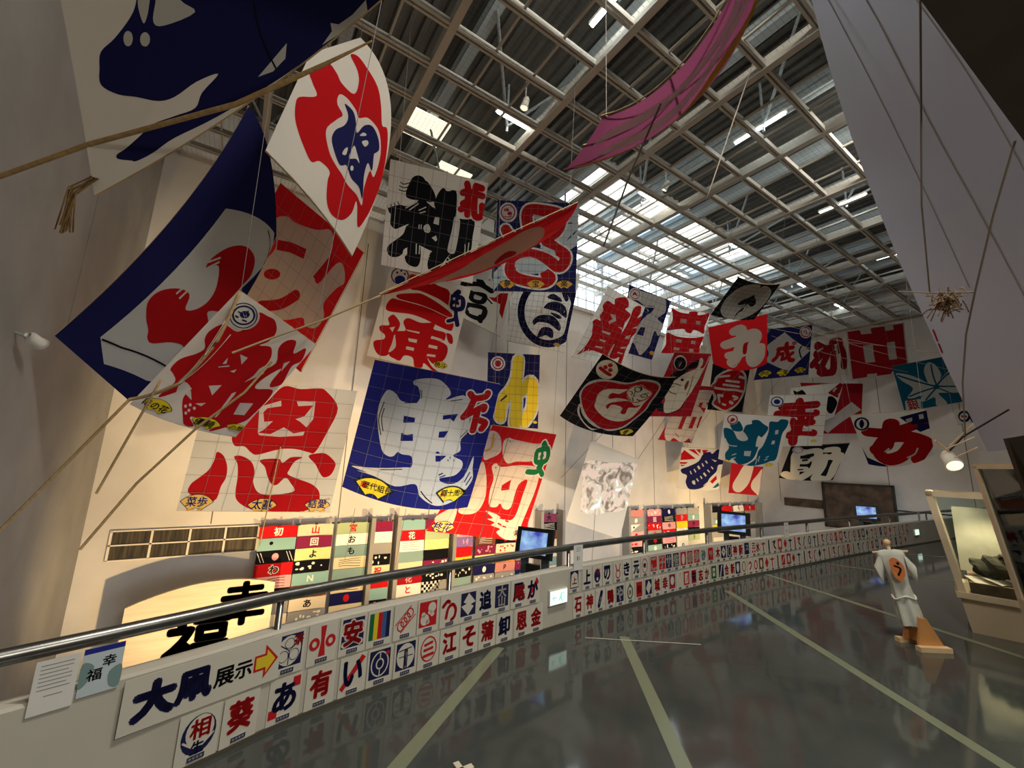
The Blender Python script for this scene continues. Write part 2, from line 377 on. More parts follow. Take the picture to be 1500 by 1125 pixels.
# ---------------------------------------------------------------- kites
BAMBOO = mat('bamboo', (.42, .30, .15), .6)
BAMBOO_DARK = mat('grey_wire', (.16, .15, .14), .6)
LATT = mat('lattice_grey', (.17, .16, .15), .8)
for k_, c_ in PAL.items(): mat('print_' + k_, c_, .9, transl=.42 if k_ in 'wWreRBNvb' else .14, spec=.1)
b_ = MATS['print_f'].node_tree.nodes['Principled BSDF']; b_.inputs['Roughness'].default_value = .33; b_.inputs['Specular IOR Level'].default_value = .75  # giant white sheet: dim cool light put into its blue-grey base colour
def projmat():
    m = mat('projected_picture', (.5, .5, .48), .9); nt = m.node_tree; b = nt.nodes['Principled BSDF']
    tc = nt.nodes.new('ShaderNodeTexCoord'); nz = nt.nodes.new('ShaderNodeTexNoise'); nz.inputs['Scale'].default_value = 2.6; nz.inputs['Detail'].default_value = 3; nz.inputs['Distortion'].default_value = 1.2
    cr = nt.nodes.new('ShaderNodeValToRGB'); e = cr.color_ramp.elements
    e[0].position = .36; e[0].color = (.16, .13, .11, 1); e[1].position = .70; e[1].color = (.75, .95, .90, 1)
    for p, c in ((.45, (.36, .31, .26, 1)), (.52, (.55, .50, .40, 1)), (.57, (.62, .42, .42, 1)), (.62, (.45, .52, .40, 1))):
        q = e.new(p); q.color = c
    nt.links.new(tc.outputs['Object'], nz.inputs['Vector']); nt.links.new(nz.outputs['Fac'], cr.inputs[0])
    nt.links.new(cr.outputs[0], b.inputs['Emission Color']); b.inputs['Emission Strength'].default_value = .35
    nt.links.new(cr.outputs[0], b.inputs['Base Color'])
MATS_Z = projmat(); MATS['print_Z'] = MATS['projected_picture']
def pm(c): return MATS['print_' + c]

def kite(label, base, N, bulge, W, H, lat, shapes, cat='kite', frame=True, wires=(0,)):
    N = [Vector(p) for p in N]; W *= 1000; H *= 1000
    CR_ = ((-1, -1), (1, -1), (1, 1), (-1, 1))
    nb = (N[1] - N[0] + N[2] - N[3]).cross(N[3] - N[0] + N[2] - N[1]).normalized()      # away from the front
    def S(x, y, off=0.0):
        u, v = x / W, y / H; a, b = 2 * u - 1, 2 * v - 1; P = Vector((0, 0, 0))
        for i, (p, q) in enumerate(CR_): P += N[i] * (.25 * (1 + a * p) * (1 + b * q) * (a * p + b * q - 1))
        P += N[4] * (.5 * (1 - a * a) * (1 - b)) + N[6] * (.5 * (1 - a * a) * (1 + b)) + N[5] * (.5 * (1 - b * b) * (1 + a)) + N[7] * (.5 * (1 - b * b) * (1 - a))
        uu, vv = min(1, max(0, u)), min(1, max(0, v))
        return P + nb * (bulge * math.sin(math.pi * uu) * math.sin(math.pi * vv) - off)
    org = (N[0] + N[1] + N[2] + N[3]) / 4
    root = empty('festival_kite', label, cat, org)
    P = Print(); P.ci(base)
    n = 22
    grid = [[P.bm.verts.new((W * i / n, H * j / n, 0)) for i in range(n + 1)] for j in range(n + 1)]
    for j in range(n):
        for i in range(n): P.bm.faces.new((grid[j][i], grid[j][i + 1], grid[j + 1][i + 1], grid[j + 1][i]))
    Q = Print(); Q.cols = P.cols
    for k, L, c, wd, s in shapes:
        f = [float(v) for v in s.split()] if s else []
        pts = list(zip(f[::2], f[1::2]))
        if k == 'P': Q.poly(pts, L, c)
        elif k == 'p': Q.poly(pts, L, c, False)
        elif k == 'S': Q.stroke(pts, wd, L, c)
        elif k == 's': Q.stroke(pts, wd, L, c, False)
        elif k == 'F': Q.fan(pts[0][0], pts[0][1], wd * 1.06, L, 'k'); Q.fan(pts[0][0], pts[0][1], wd, L + .6, c)
        elif k[0] == 'T': Q.text(k[1:], pts[0][0], pts[0][1], wd, L + .5, c)
    Q.cut(W / 14, H / 14, W, H)
    gap = .0035
    for v in Q.bm.verts: v.co = S(min(W, max(0, v.co.x)), min(H, max(0, v.co.y)), gap * v[Q.lv]) - org
    for v in P.bm.verts: v.co = S(v.co.x, v.co.y) - org
    me = bpy.data.meshes.new('q'); Q.bm.to_mesh(me); Q.bm.free()
    for f in P.bm.faces: f.smooth = True
    P.bm.from_mesh(me)
    link('cloth', P.bm, [pm(c) for c in P.cols], root)
    if frame:
        bm = bmesh.new(); back = -.025
        for a, b in (((0, 0), (W, H)), ((W, 0), (0, H)), ((0, H / 2), (W, H / 2)), ((W / 2, 0), (W / 2, H)), ((0, 0), (W, 0)), ((0, H), (W, H))):
            tube(bm, [S(a[0] + (b[0] - a[0]) * t / 10, a[1] + (b[1] - a[1]) * t / 10, back) - org for t in range(11)], .009, 6)
        link('bamboo_frame', bm, BAMBOO, root)
    if wires:
        for x in (.04, .96):                                              # thin wires up to the nearest ceiling channel
            a = S(W * x, H * .02, -.02); yb = 9.767 - .9465 * (round((9.767 - a.y) / .9465) - wires[0]); b = Vector((min(26.9, max(-2.3, a.x)), min(12.6, yb), 9.68))
            if b.z - a.z > .1:
                bm = bmesh.new(); tube(bm, [a - org, b - org], .004 if a.y < 10 else .006, 5); link('hanging_wire', bm, BAMBOO_DARK, root)
    if lat:
        bm = bmesh.new(); hw = max(.002, .00026 * (org - Vector((0, 0, 1.9))).length)
        def strip(a, b):
            m = 16; d = Vector((b[0] - a[0], b[1] - a[1])).normalized(); nx, ny = -d.y * hw * 1000, d.x * hw * 1000; pv = None
            for t in range(m + 1):
                x, y = a[0] + (b[0] - a[0]) * t / m, a[1] + (b[1] - a[1]) * t / m
                cur = (bm.verts.new(S(x - nx, y - ny, .026) - org), bm.verts.new(S(x + nx, y + ny, .026) - org))
                if pv: bm.faces.new((pv[0], cur[0], cur[1], pv[1]))
                pv = cur
        for i in range(1, lat[0]): strip((W * i / lat[0], 0), (W * i / lat[0], H))
        for j in range(1, lat[1]): strip((0, H * j / lat[1]), (W, H * j / lat[1]))
        link('lattice', bm, LATT, root)
    return root

kite('huge white kite with a navy beast, cut by the top left corner of the picture', 'w', [(-1.397, 3.032, 5.181), (0.078, 2.249, 6.248), (0.821, 2.576, 5.882), (-1.073, 3.950, 3.684), (-0.659, 2.640, 5.714), (0.449, 2.413, 6.065), (-0.093, 3.267, 4.666), (-1.241, 3.479, 4.501)], 0.1, 2.596, 1.338, None, [
  ('P',1,'n',0,'542 529 485 633 427 689 294 751 191 783 164 845 154 911 247 978 365 1026 501 1089 612 1109 774 1096 929 1117 796 1159 733 1209 590 1192 440 1175 340 1196 241 1216 184 1221 183 1241 264 1277 298 1292 410 1297 566 1287 874 1311 1472 1338 1627 1338 1930 1338 2254 1338 2546 1338 2556 913 1442 359'),
  ('P',2,'w',0,'490 646 498 736 534 715 575 653 617 592 544 576'),
  ('P',2,'w',0,'608 673 567 748 630 783 862 786 778 704 774 604 654 600'),
  ('P',2,'w',0,'411 782 406 791 399 799 391 804 381 806 371 805 362 801 355 795 351 786 349 777 351 767 355 758 362 750 371 745 380 743 390 744 399 748 406 754 411 762 412 772'),
  ('P',2,'w',0,'522 815 517 824 510 831 501 835 491 837 481 835 471 831 463 825 458 816 456 807 457 798 462 789 469 782 478 778 488 776 499 777 508 781 516 788 521 796 523 806'),
  ('p',2,'w',0,'1186 1251 1289 1222 1431 1181 1394 1254 1293 1275'),
  ('p',2,'w',0,'1656 1325 1745 1292 1753 1242 1802 1284 1909 1291 2029 1269 2012 1338 1958 1338 1891 1337 1779 1338'),
  ('p',2,'w',0,'204 361 457 446 609 319 341 257'),
  ('S',3,'k',10,'1282 881 1271 1028 1294 1178 1316 1268')])
kite('tall white kite with a red flame around a navy mask', 'w', [(0.177, 5.895, 7.594), (0.807, 5.922, 8.338), (1.121, 6.255, 4.887), (-0.162, 5.907, 5.839), (0.492, 5.909, 7.966), (1.363, 5.747, 6.967), (0.526, 6.044, 5.391), (-0.012, 5.926, 6.659)], 0.12, 1.305, 2.634, None, [
  ('P',1,'r',0,'415 315 570 533 642 724 809 919 892 758 913 541 873 252 997 289 1079 534 1157 832 1172 1092 1186 1355 1257 1396 1289 1667 1305 1952 1300 2093 1277 2292 1213 2438 1081 2259 1075 2387 992 2515 839 2559 737 2479 678 2290 664 2158 525 2114 433 2198 279 1968 154 1638 95 1292 106 1089 310 1004 217 736 137 461'),
  ('P',2,'w',0,'629 929 726 1004 836 1175 880 1292 996 1279 1133 1411 1191 1574 1215 1751 1195 1953 1126 1914 1116 2114 1160 2261 1057 2209 914 2176 806 2103 710 2040 607 1925 523 1709 516 1536 619 1360 675 1279 598 1121 590 997'),
  ('P',3,'n',0,'689 1091 798 1194 846 1342 875 1512 952 1397 1053 1383 1143 1510 1183 1646 1150 1701 1130 1729 1150 1905 1077 1840 1073 2002 1137 2208 1049 2125 938 2091 858 2008 823 1974 755 2012 663 1891 591 1707 616 1546 704 1451 744 1346 736 1235'),
  ('P',4,'w',0,'917 1544 949 1495 988 1501 991 1527'),
  ('P',4,'w',0,'953 1616 1012 1583 1036 1620 1000 1668'),
  ('P',4,'w',0,'749 1859 766 1779 799 1751 794 1852'),
  ('P',4,'w',0,'865 1697 918 1773 975 1883 922 1849 837 1873'),
  ('P',4,'w',0,'921 1969 923 1978 923 1987 920 1996 916 2002 911 2006 905 2008 899 2007 893 2002 888 1996 884 1987 883 1978 883 1968 885 1960 889 1953 895 1949 901 1947 907 1949 913 1954 918 1960')])
kite('navy kite with a red figure on a slanted white panel', 'n', [(-2.234, 8.065, 3.377), (-0.451, 6.380, 6.734), (0.130, 7.175, 5.303), (-1.412, 8.552, 2.611), (-1.153, 7.108, 5.013), (-0.108, 6.689, 6.258), (-0.435, 7.791, 3.678), (-1.853, 8.322, 3.020)], 0.08, 3.777, 1.481, None, [
  ('p',1,'w',0,'350 448 2693 516 3692 1414 3648 1481 3256 1481 2611 1357 1727 1383 995 1423 563 1431 445 1331 148 788'),
  ('P',2,'r',0,'950 663 1092 520 1303 539 1544 702 1646 860 1499 951 1653 1050 1900 1100 2118 1062 2259 911 2048 794 2202 773 2533 875 2862 1071 3042 1288 2914 1375 2619 1341 2394 1327 2159 1355 1846 1188 1781 1294 1579 1307 1379 1327 1119 1375 1234 1275 1080 1130 831 980 809 882 882 807'),
  ('s',3,'w',20,'2077 750 2337 865'),
  ('s',3,'w',20,'2063 805 2298 888'),
  ('s',3,'w',20,'2071 866 2257 915'),
  ('s',3,'w',22,'1470 719 1605 734'),
  ('s',3,'w',23,'1480 793 1663 804'),
  ('s',3,'k',26,'346 484 459 753 863 1369'),
  ('S',3,'k',18,'3486 1282 3536 1403 3449 1481 3296 1481')])
kite('red kite with a huge beige character, behind the navy kite', 'r', [(-0.775, 11.761, 5.440), (0.102, 9.852, 7.824), (1.740, 8.494, 6.104), (1.041, 10.284, 3.729), (-0.336, 10.807, 6.632), (0.921, 9.173, 6.964), (1.391, 9.389, 4.916), (0.133, 11.023, 4.584)], 0.08, 3.116, 2.818, (7, 9), [
  ('P',1,'b',0,'2369 324 2623 567 2634 838 2811 1425 3022 1777 2871 1979 2522 2070 2006 1955 1908 2133 2522 2317 2595 2512 2326 2737 2092 2619 1644 2505 1389 2688 1070 2624 938 2356 1035 2176 650 1706 495 910 652 386 1530 604 1950 665'),
  ('s',2,'r',223,'1973 684 2128 1026 2227 1450'),
  ('P',2,'r',0,'1481 1110 1444 1122 1398 1114 1349 1087 1299 1044 1256 990 1222 929 1201 867 1195 811 1205 766 1230 736 1267 725 1313 732 1362 758 1411 801 1454 855 1488 916 1509 978 1515 1035 1505 1080'),
  ('s',2,'r',204,'1921 2014 2566 2181'),
  ('S',2,'r',248,'588 1085 932 1498 1337 1739')])
kite('white kite with a dense red character, round blue crest and yellow fans', 'w', [(-0.201, 6.120, 3.932), (0.750, 5.991, 3.364), (0.013, 6.397, 2.094), (-1.077, 6.552, 2.413), (0.275, 6.056, 3.648), (0.382, 6.194, 2.729), (-0.586, 6.519, 2.209), (-0.639, 6.336, 3.172)], 0.1, 1.130, 1.665, None, [
  ('P',1,'r',0,'95 669 77 560 139 419 309 407 350 271 339 87 450 55 555 51 654 154 661 305 607 411 718 355 797 438 827 557 819 701 903 507 805 316 820 177 915 116 991 276 1061 122 1125 301 1080 435 1107 591 1130 741 1050 834 1012 748 999 538 912 784 923 929 1091 859 1129 1021 1114 1269 1082 1424 896 1634 862 1624 893 1538 599 1532 699 1631 610 1647 520 1547 425 1434 374 1341 363 1227 177 1469 189 1249 116 1176 53 1138 56 999 142 859 166 761'),
  ('P',2,'w',0,'233 1203 363 1227 363 1347 325 1436 286 1447 297 1383'),
  ('p',2,'w',0,'508 622 602 614 602 724'),
  ('p',2,'w',0,'432 822 429 728 466 800'),
  ('p',2,'w',0,'419 873 501 800 512 814 426 883'),
  ('p',2,'w',0,'556 862 599 803 603 856'),
  ('p',2,'w',0,'358 1310 386 1255 469 1352'),
  ('p',2,'w',0,'493 1123 598 1054 601 1212'),
  ('p',2,'w',0,'526 1374 611 1322 599 1379'),
  ('P',2,'w',0,'481 1436 484 1442 486 1447 487 1453 486 1456 483 1459 479 1460 474 1459 468 1456 463 1452 458 1447 455 1442 452 1436 452 1431 453 1427 456 1424 460 1424 465 1424 471 1427 476 1431'),
  ('P',2,'w',0,'509 1402 512 1408 514 1414 515 1419 514 1423 511 1425 507 1426 502 1425 496 1423 491 1419 486 1413 483 1408 480 1402 480 1397 481 1393 484 1391 488 1390 493 1391 499 1393 504 1397'),
  ('P',2,'w',0,'542 1467 546 1472 548 1478 549 1483 548 1487 545 1490 541 1490 536 1489 530 1487 525 1482 520 1477 516 1472 514 1466 514 1461 515 1457 518 1454 522 1454 527 1455 532 1457 538 1461'),
  ('P',2,'w',0,'571 1423 574 1429 577 1435 577 1440 576 1444 573 1446 569 1447 564 1446 558 1443 553 1439 548 1434 544 1428 542 1422 542 1417 543 1413 546 1411 550 1410 555 1411 561 1414 566 1418'),
  ('P',2,'w',0,'539 1508 543 1514 545 1520 545 1525 544 1529 541 1531 537 1532 532 1531 527 1528 521 1524 517 1519 513 1513 511 1507 510 1502 512 1498 514 1496 519 1495 524 1496 529 1499 534 1503'),
  ('p',2,'w',0,'804 1466 755 1099 780 1064 790 1103 816 1439'),
  ('p',2,'w',0,'906 1179 1027 1132 1041 1324 940 1354'),
  ('p',2,'w',0,'797 669 838 573 880 710 773 911 803 780'),
  ('p',2,'w',0,'980 455 1021 390 1022 572'),
  ('P',3,'w',0,'381 108 407 156 417 210 409 264 386 313 348 351 300 376 247 384 194 377 146 354 107 318 81 272 70 221 76 169 98 121 134 82 181 55 235 44 290 49 340 72'),
  ('S',4,'n',19,'330 136 347 167 353 202 348 237 332 269 307 294 276 311 241 317 206 313 175 298 149 275 132 245 126 212 130 177 145 146 169 120 200 102 236 95 271 98 304 113 330 136 347 167'),
  ('S',4,'n',11,'356 121 379 163 389 209 383 256 364 298 332 331 291 352 246 358 200 351 159 330 124 298 101 258 91 213 95 168 113 127 143 93 184 71 230 62 277 68 321 88 356 121 379 163'),
  ('P',4,'n',0,'284 160 291 173 292 187 289 202 281 215 269 227 255 235 240 239 225 239 211 234 201 225 194 212 193 198 196 184 203 170 215 158 229 150 245 146 260 146 274 151'),
  ('S',4,'n',16,'170 206 220 199'),
  ('S',4,'n',16,'245 137 248 188'),
  ('S',4,'n',19,'178 263 205 263'),
  ('S',4,'n',19,'267 259 306 250'),
  ('S',4,'w',6,'209 186 263 219'),
  ('S',4,'w',6,'238 164 272 206'),
  ('F',3,'y',318,'245 1546'),
  ('F',3,'y',309,'776 1550'),
  ('F',3,'y',213,'1071 1520'),
  ('Tほの花',5,'k',95,'228 1559'),
  ('T優騎',5,'k',102,'762 1556'),
  ('Tの想',5,'k',72,'1074 1526')], wires=(-4,))
kite('large white kite with red 恩 and three pale fans', 'w', [(-0.557, 10.539, 3.410), (2.109, 9.415, 3.320), (1.785, 9.182, 0.802), (-0.724, 10.228, 0.786), (0.776, 9.977, 3.365), (1.947, 9.298, 2.061), (0.530, 9.705, 0.794), (-0.640, 10.383, 2.098)], 0.12, 2.806, 2.598, (7, 8), [
  ('P',1,'r',0,'1131 359 1365 44 1687 70 2028 20 2199 64 2500 421 2397 942 2245 1389 2110 1400 1854 1347 1538 1363 1156 1496 1022 1462 871 1347 699 1345 612 1172 721 996'),
  ('P',1,'r',0,'421 1488 557 1560 667 1768 698 1979 656 2137 603 2419 157 2302 124 2128 258 1971 364 1836 412 1649'),
  ('P',1,'r',0,'737 1562 867 1540 1064 1639 1175 1826 1207 2041 1349 2236 1591 2284 2012 2208 1917 2047 1785 1941 1665 2081 1558 2071 1442 1925 1342 1736 1220 1604 1558 1560 1656 1640 1787 1521 2014 1512 1887 1602 1822 1774 1820 1871 2055 1961 2348 2064 2520 2225 2525 2468 2244 2598 1734 2598 1318 2561 1026 2412 938 2233 902 1971 834 1706'),
  ('P',1,'r',0,'2128 1479 2306 1415 2473 1424 2673 1576 2711 1690 2653 1861 2527 1907 2423 1811 2303 1645'),
  ('p',2,'w',0,'980 518 1365 351 1390 465 1136 532 1076 623 1126 820 1288 792 1146 989 1057 1053 1020 800'),
  ('p',2,'w',0,'1667 339 2026 307 2058 693 1958 877 1814 768 1710 717 1872 647 2002 399 1712 438'),
  ('p',2,'w',0,'1057 1053 1291 1064 1520 905 1730 1021 1943 965 1926 1054 1483 1109 1093 1101'),
  ('F',3,'Y',592,'321 2436'),
  ('F',3,'Y',561,'1500 2482'),
  ('F',3,'Y',504,'2538 2468'),
  ('T菜歩',4,'B',188,'321 2436'),
  ('T太基',4,'B',199,'1496 2469'),
  ('T結愛',4,'B',181,'2531 2441'),
  ('S',4,'o',24,'185 2585 300 2571'),
  ('S',4,'o',24,'374 2583 439 2558'),
  ('S',4,'o',30,'1379 2598 1450 2585'),
  ('S',4,'o',21,'2247 2598 2322 2598'),
  ('S',4,'o',21,'2399 2598 2501 2588'),
  ('S',4,'o',21,'2605 2587 2708 2573'),
  ('S',4,'o',22,'2685 2358 2749 2343')])
kite('white kite with black 初 and a small red 北', 'w', [(2.377, 9.697, 9.421), (4.773, 8.829, 9.276), (5.019, 9.895, 6.841), (2.668, 10.729, 7.006), (3.575, 9.263, 9.349), (4.896, 9.362, 8.058), (3.843, 10.312, 6.923), (2.522, 10.213, 8.214)], 0.12, 2.526, 2.656, (7, 7), [
  ('P',1,'k',0,'931 363 928 422 906 481 866 532 814 572 754 595 692 600 634 586 586 555 553 510 537 454 541 394 563 336 602 285 653 246 713 223 774 218 832 232 880 263 914 308'),
  ('P',1,'k',0,'566 415 474 597 466 787 611 834 863 802 1204 767 1201 590 1041 385 889 301'),
  ('P',1,'k',0,'62 1185 131 1333 138 1553 274 1662 460 1548 621 1455 879 1439 1257 1186 1229 968 1099 858 860 776 545 1014 324 1039'),
  ('P',1,'k',0,'595 1475 482 1756 174 2080 118 2234 203 2374 376 2375 523 2264 578 2107 939 1944 1308 2042 1388 1733 1351 1451 1086 1224'),
  ('P',1,'k',0,'657 2033 651 2237 596 2321 663 2467 802 2527 949 2512 1014 2366 1003 2105 936 1915'),
  ('P',1,'k',0,'1250 2054 1217 2384 1313 2548 1539 2423 1688 2171 1829 1877 1815 1355 1801 847 1732 381 1506 429 1397 373 1308 459 1223 694 1143 1211 1271 1757'),
  ('P',1,'k',0,'1717 384 1817 956 2007 1031 2316 1004 2337 1425 2341 1834 2208 1963 1834 2349 1695 2228 1808 1940 1874 1343'),
  ('P',2,'w',0,'1782 1020 1943 1101 1933 1856 1845 1985 1734 1955 1709 1842 1757 1367'),
  ('p',2,'w',0,'1023 821 1174 760 1247 923'),
  ('p',2,'w',0,'1265 1128 1381 1117 1392 1314 1243 1303'),
  ('p',2,'w',0,'1246 1675 1355 1594 1399 1701 1360 1753'),
  ('P',2,'w',0,'996 1442 1102 1348 1189 1457 1158 1564 1040 1561'),
  ('p',2,'w',0,'1061 1976 1306 2027 1253 2082 1039 2039'),
  ('s',2,'w',25,'482 1084 768 852'),
  ('s',2,'w',25,'583 1107 802 893'),
  ('s',2,'w',25,'821 1060 1007 934'),
  ('s',2,'w',25,'856 1121 1006 1045'),
  ('s',2,'w',26,'876 1412 883 1524'),
  ('s',2,'w',26,'932 1399 937 1512'),
  ('s',2,'w',29,'862 1916 886 2188'),
  ('s',2,'w',29,'953 1941 967 2171'),
  ('s',2,'w',27,'2162 1663 2200 1950'),
  ('s',2,'w',26,'2259 1601 2267 1848'),
  ('s',2,'w',26,'1032 2099 1257 2111'),
  ('s',2,'w',26,'1032 2172 1251 2180'),
  ('s',2,'w',26,'1035 2245 1238 2247'),
  ('s',2,'w',26,'1075 2325 1224 2324'),
  ('s',2,'w',27,'1739 2101 1842 2184'),
  ('s',2,'w',27,'1690 2185 1807 2265'),
  ('s',2,'w',25,'290 1686 361 1825'),
  ('s',2,'w',25,'213 1760 297 1896'),
  ('s',2,'w',25,'151 1844 235 1981'),
  ('S',1,'k',24,'297 485 382 513 541 435'),
  ('S',1,'k',24,'279 578 391 596 550 526'),
  ('S',1,'k',24,'274 672 399 682 506 638'),
  ('S',1,'k',24,'47 1175 99 1286'),
  ('S',1,'k',24,'107 1079 172 1186'),
  ('S',1,'k',24,'184 1019 250 1139'),
  ('S',1,'k',24,'275 969 327 1066'),
  ('S',3,'w',243,'1988 150 2037 275'),
  ('S',4,'r',172,'1988 150 2037 275'),
  ('S',3,'w',246,'2223 153 2388 172'),
  ('S',4,'r',173,'2223 153 2388 172'),
  ('S',3,'w',240,'1907 384 2045 328 2433 356'),
  ('S',4,'r',168,'1907 384 2045 328 2433 356'),
  ('S',3,'w',248,'2037 275 2105 898'),
  ('S',4,'r',175,'2037 275 2105 898'),
  ('S',3,'w',242,'1948 650 2054 573'),
  ('S',4,'r',169,'1948 650 2054 573'),
  ('S',3,'w',243,'1912 797 2076 708'),
  ('S',4,'r',170,'1912 797 2076 708'),
  ('S',3,'w',250,'2217 209 2293 861 2485 851 2459 602'),
  ('S',4,'r',176,'2217 209 2293 861 2485 851 2459 602')])
kite('white kite with red 三浦 and a small navy 曳', 'w', [(3.300, 12.107, 7.706), (5.535, 10.988, 7.216), (5.278, 11.620, 4.505), (3.025, 12.761, 4.945), (4.417, 11.547, 7.461), (5.407, 11.304, 5.861), (4.152, 12.191, 4.725), (3.163, 12.434, 6.325)], 0.12, 2.555, 2.823, None, [
  ('P',1,'r',0,'631 94 1038 70 1552 190 1920 267 2042 691 1647 580 1069 488 728 495'),
  ('P',1,'r',0,'422 771 891 605 1157 568 1679 711 2174 942 2116 1062 1563 950 1099 895 485 891'),
  ('P',1,'r',0,'267 954 493 923 1244 926 1752 1008 2241 1139 2308 1407 2184 1472 1629 1356 1334 1289 914 1259 299 1343 170 1224'),
  ('P',1,'r',0,'447 1406 648 1542 713 1664 693 1845 628 2108 627 2598 461 2725 283 2682 138 2511 107 2329 357 2213 354 2075 182 1982 160 1833 402 1749 321 1563'),
  ('P',1,'r',0,'612 2602 660 2100 670 1887 913 1787 790 1573 824 1441 947 1390 1303 1438 1629 1356 1745 1399 1746 1541 2101 1562 2160 1726 2103 1846 1749 1825 2269 1949 2304 2366 2022 2611 1776 2458 1975 2693 2210 2812 2049 2823 1724 2647 1695 2795 1475 2823 1343 2563 1086 2555 1001 2734 829 2723'),
  ('P',1,'r',0,'2155 1567 2317 1583 2408 1739 2404 1864 2293 1837 2210 1715'),
  ('p',2,'w',0,'1054 1998 1333 1981 1334 2087 1097 2094'),
  ('p',2,'w',0,'1073 2259 1310 2253 1319 2350 1072 2354'),
  ('p',2,'w',0,'1732 1758 2016 1778 2169 1831 1721 1849'),
  ('p',2,'w',0,'1720 2045 1984 2035 2002 2130 1719 2135'),
  ('p',2,'w',0,'1745 2341 1998 2316 2005 2385 1737 2414'),
  ('P',2,'w',0,'634 2002 632 2247 603 2569 762 2355'),
  ('p',2,'w',0,'438 1826 585 1752 550 1936'),
  ('p',2,'w',0,'905 1754 1343 1729 1340 1783 981 1787'),
  ('P',3,'w',0,'621 138 627 221 606 303 560 376 495 433 416 469 330 480 248 464 175 424 119 363 86 287 79 203 98 120 142 47 208 0 287 0 373 0 458 0 533 1 588 62'),
  ('S',4,'B',33,'595 145 601 219 582 293 540 359 481 411 409 443 332 453 257 439 192 403 141 348 111 279 105 204 122 130 163 63 222 12 294 0 372 0 448 0 515 22 566 77 595 145 601 219'),
  ('P',4,'B',0,'531 275 532 313 519 351 491 386 452 415 407 434 359 441 312 437 272 421 243 394 226 361 225 323 238 284 265 249 304 221 350 202 398 195 445 199 485 215 515 242'),
  ('P',4,'B',0,'280 128 281 139 279 149 274 158 266 165 256 169 246 171 236 169 227 163 221 156 216 146 216 136 218 125 223 116 231 109 240 105 250 104 260 106 269 111 276 119'),
  ('P',4,'B',0,'385 41 386 52 383 62 378 71 370 78 361 82 351 83 340 81 332 76 325 68 321 59 320 48 322 38 327 29 335 22 345 18 355 17 365 19 374 24 381 32'),
  ('P',4,'B',0,'514 109 515 119 513 129 508 138 500 145 490 149 480 151 470 149 461 143 454 136 450 126 449 116 452 106 457 97 465 90 474 85 485 84 495 86 504 91 510 99'),
  ('S',3,'w',252,'2142 314 2208 227'),
  ('S',4,'n',170,'2142 314 2208 227'),
  ('S',3,'w',232,'2076 401 2372 397 2431 702 2141 737 2100 430'),
  ('S',4,'n',150,'2076 401 2372 397 2431 702 2141 737 2100 430'),
  ('S',3,'w',219,'2183 268 2290 772'),
  ('S',4,'n',137,'2183 268 2290 772'),
  ('S',3,'w',199,'2257 780 2307 1052 2112 1187'),
  ('S',4,'n',117,'2257 780 2307 1052 2112 1187'),
  ('S',3,'w',220,'2307 981 2423 1238'),
  ('S',4,'n',137,'2307 981 2423 1238'),
  ('p',5,'w',0,'2084 434 2156 416 2170 501 2092 510'),
  ('p',5,'w',0,'2265 459 2341 440 2352 526 2283 533'),
  ('p',5,'w',0,'2133 633 2201 624 2210 703 2133 704'),
  ('p',5,'w',0,'2236 626 2321 615 2333 690 2257 709'),
  ('F',3,'y',457,'2220 2581'),
  ('T暁斗',4,'k',189,'2223 2591')])
kite('pale kite with black 宮 and a small red figure, tucked behind the red and white ones', 'w', [(5.182, 13.023, 8.439), (7.967, 12.321, 8.453), (7.250, 11.916, 6.208), (5.164, 12.031, 6.763), (6.574, 12.672, 8.446), (7.609, 12.119, 7.331), (6.207, 11.973, 6.485), (5.173, 12.527, 7.601)], 0.06, 2.517, 2.170, None, [
  ('S',1,'k',211,'877 292 804 598'),
  ('S',1,'k',220,'952 350 1393 242 1813 434'),
  ('S',1,'k',243,'1379 64 1508 263'),
  ('S',1,'k',201,'1117 700 1171 1057 1541 1023 1591 699 1119 753'),
  ('S',1,'k',216,'963 1428 1000 1860 1561 1796 1651 1293 963 1372'),
  ('S',1,'k',244,'1557 1745 1522 1918'),
  ('S',1,'k',62,'1678 774 1909 980'),
  ('p',1,'r',0,'1753 726 1987 685 2127 452 2408 384 2425 670 2413 1006 2414 1493 2257 1286 2208 918 1931 849'),
  ('s',2,'w',118,'1241 815 1445 849'),
  ('s',2,'w',129,'1005 1604 1319 1589')])
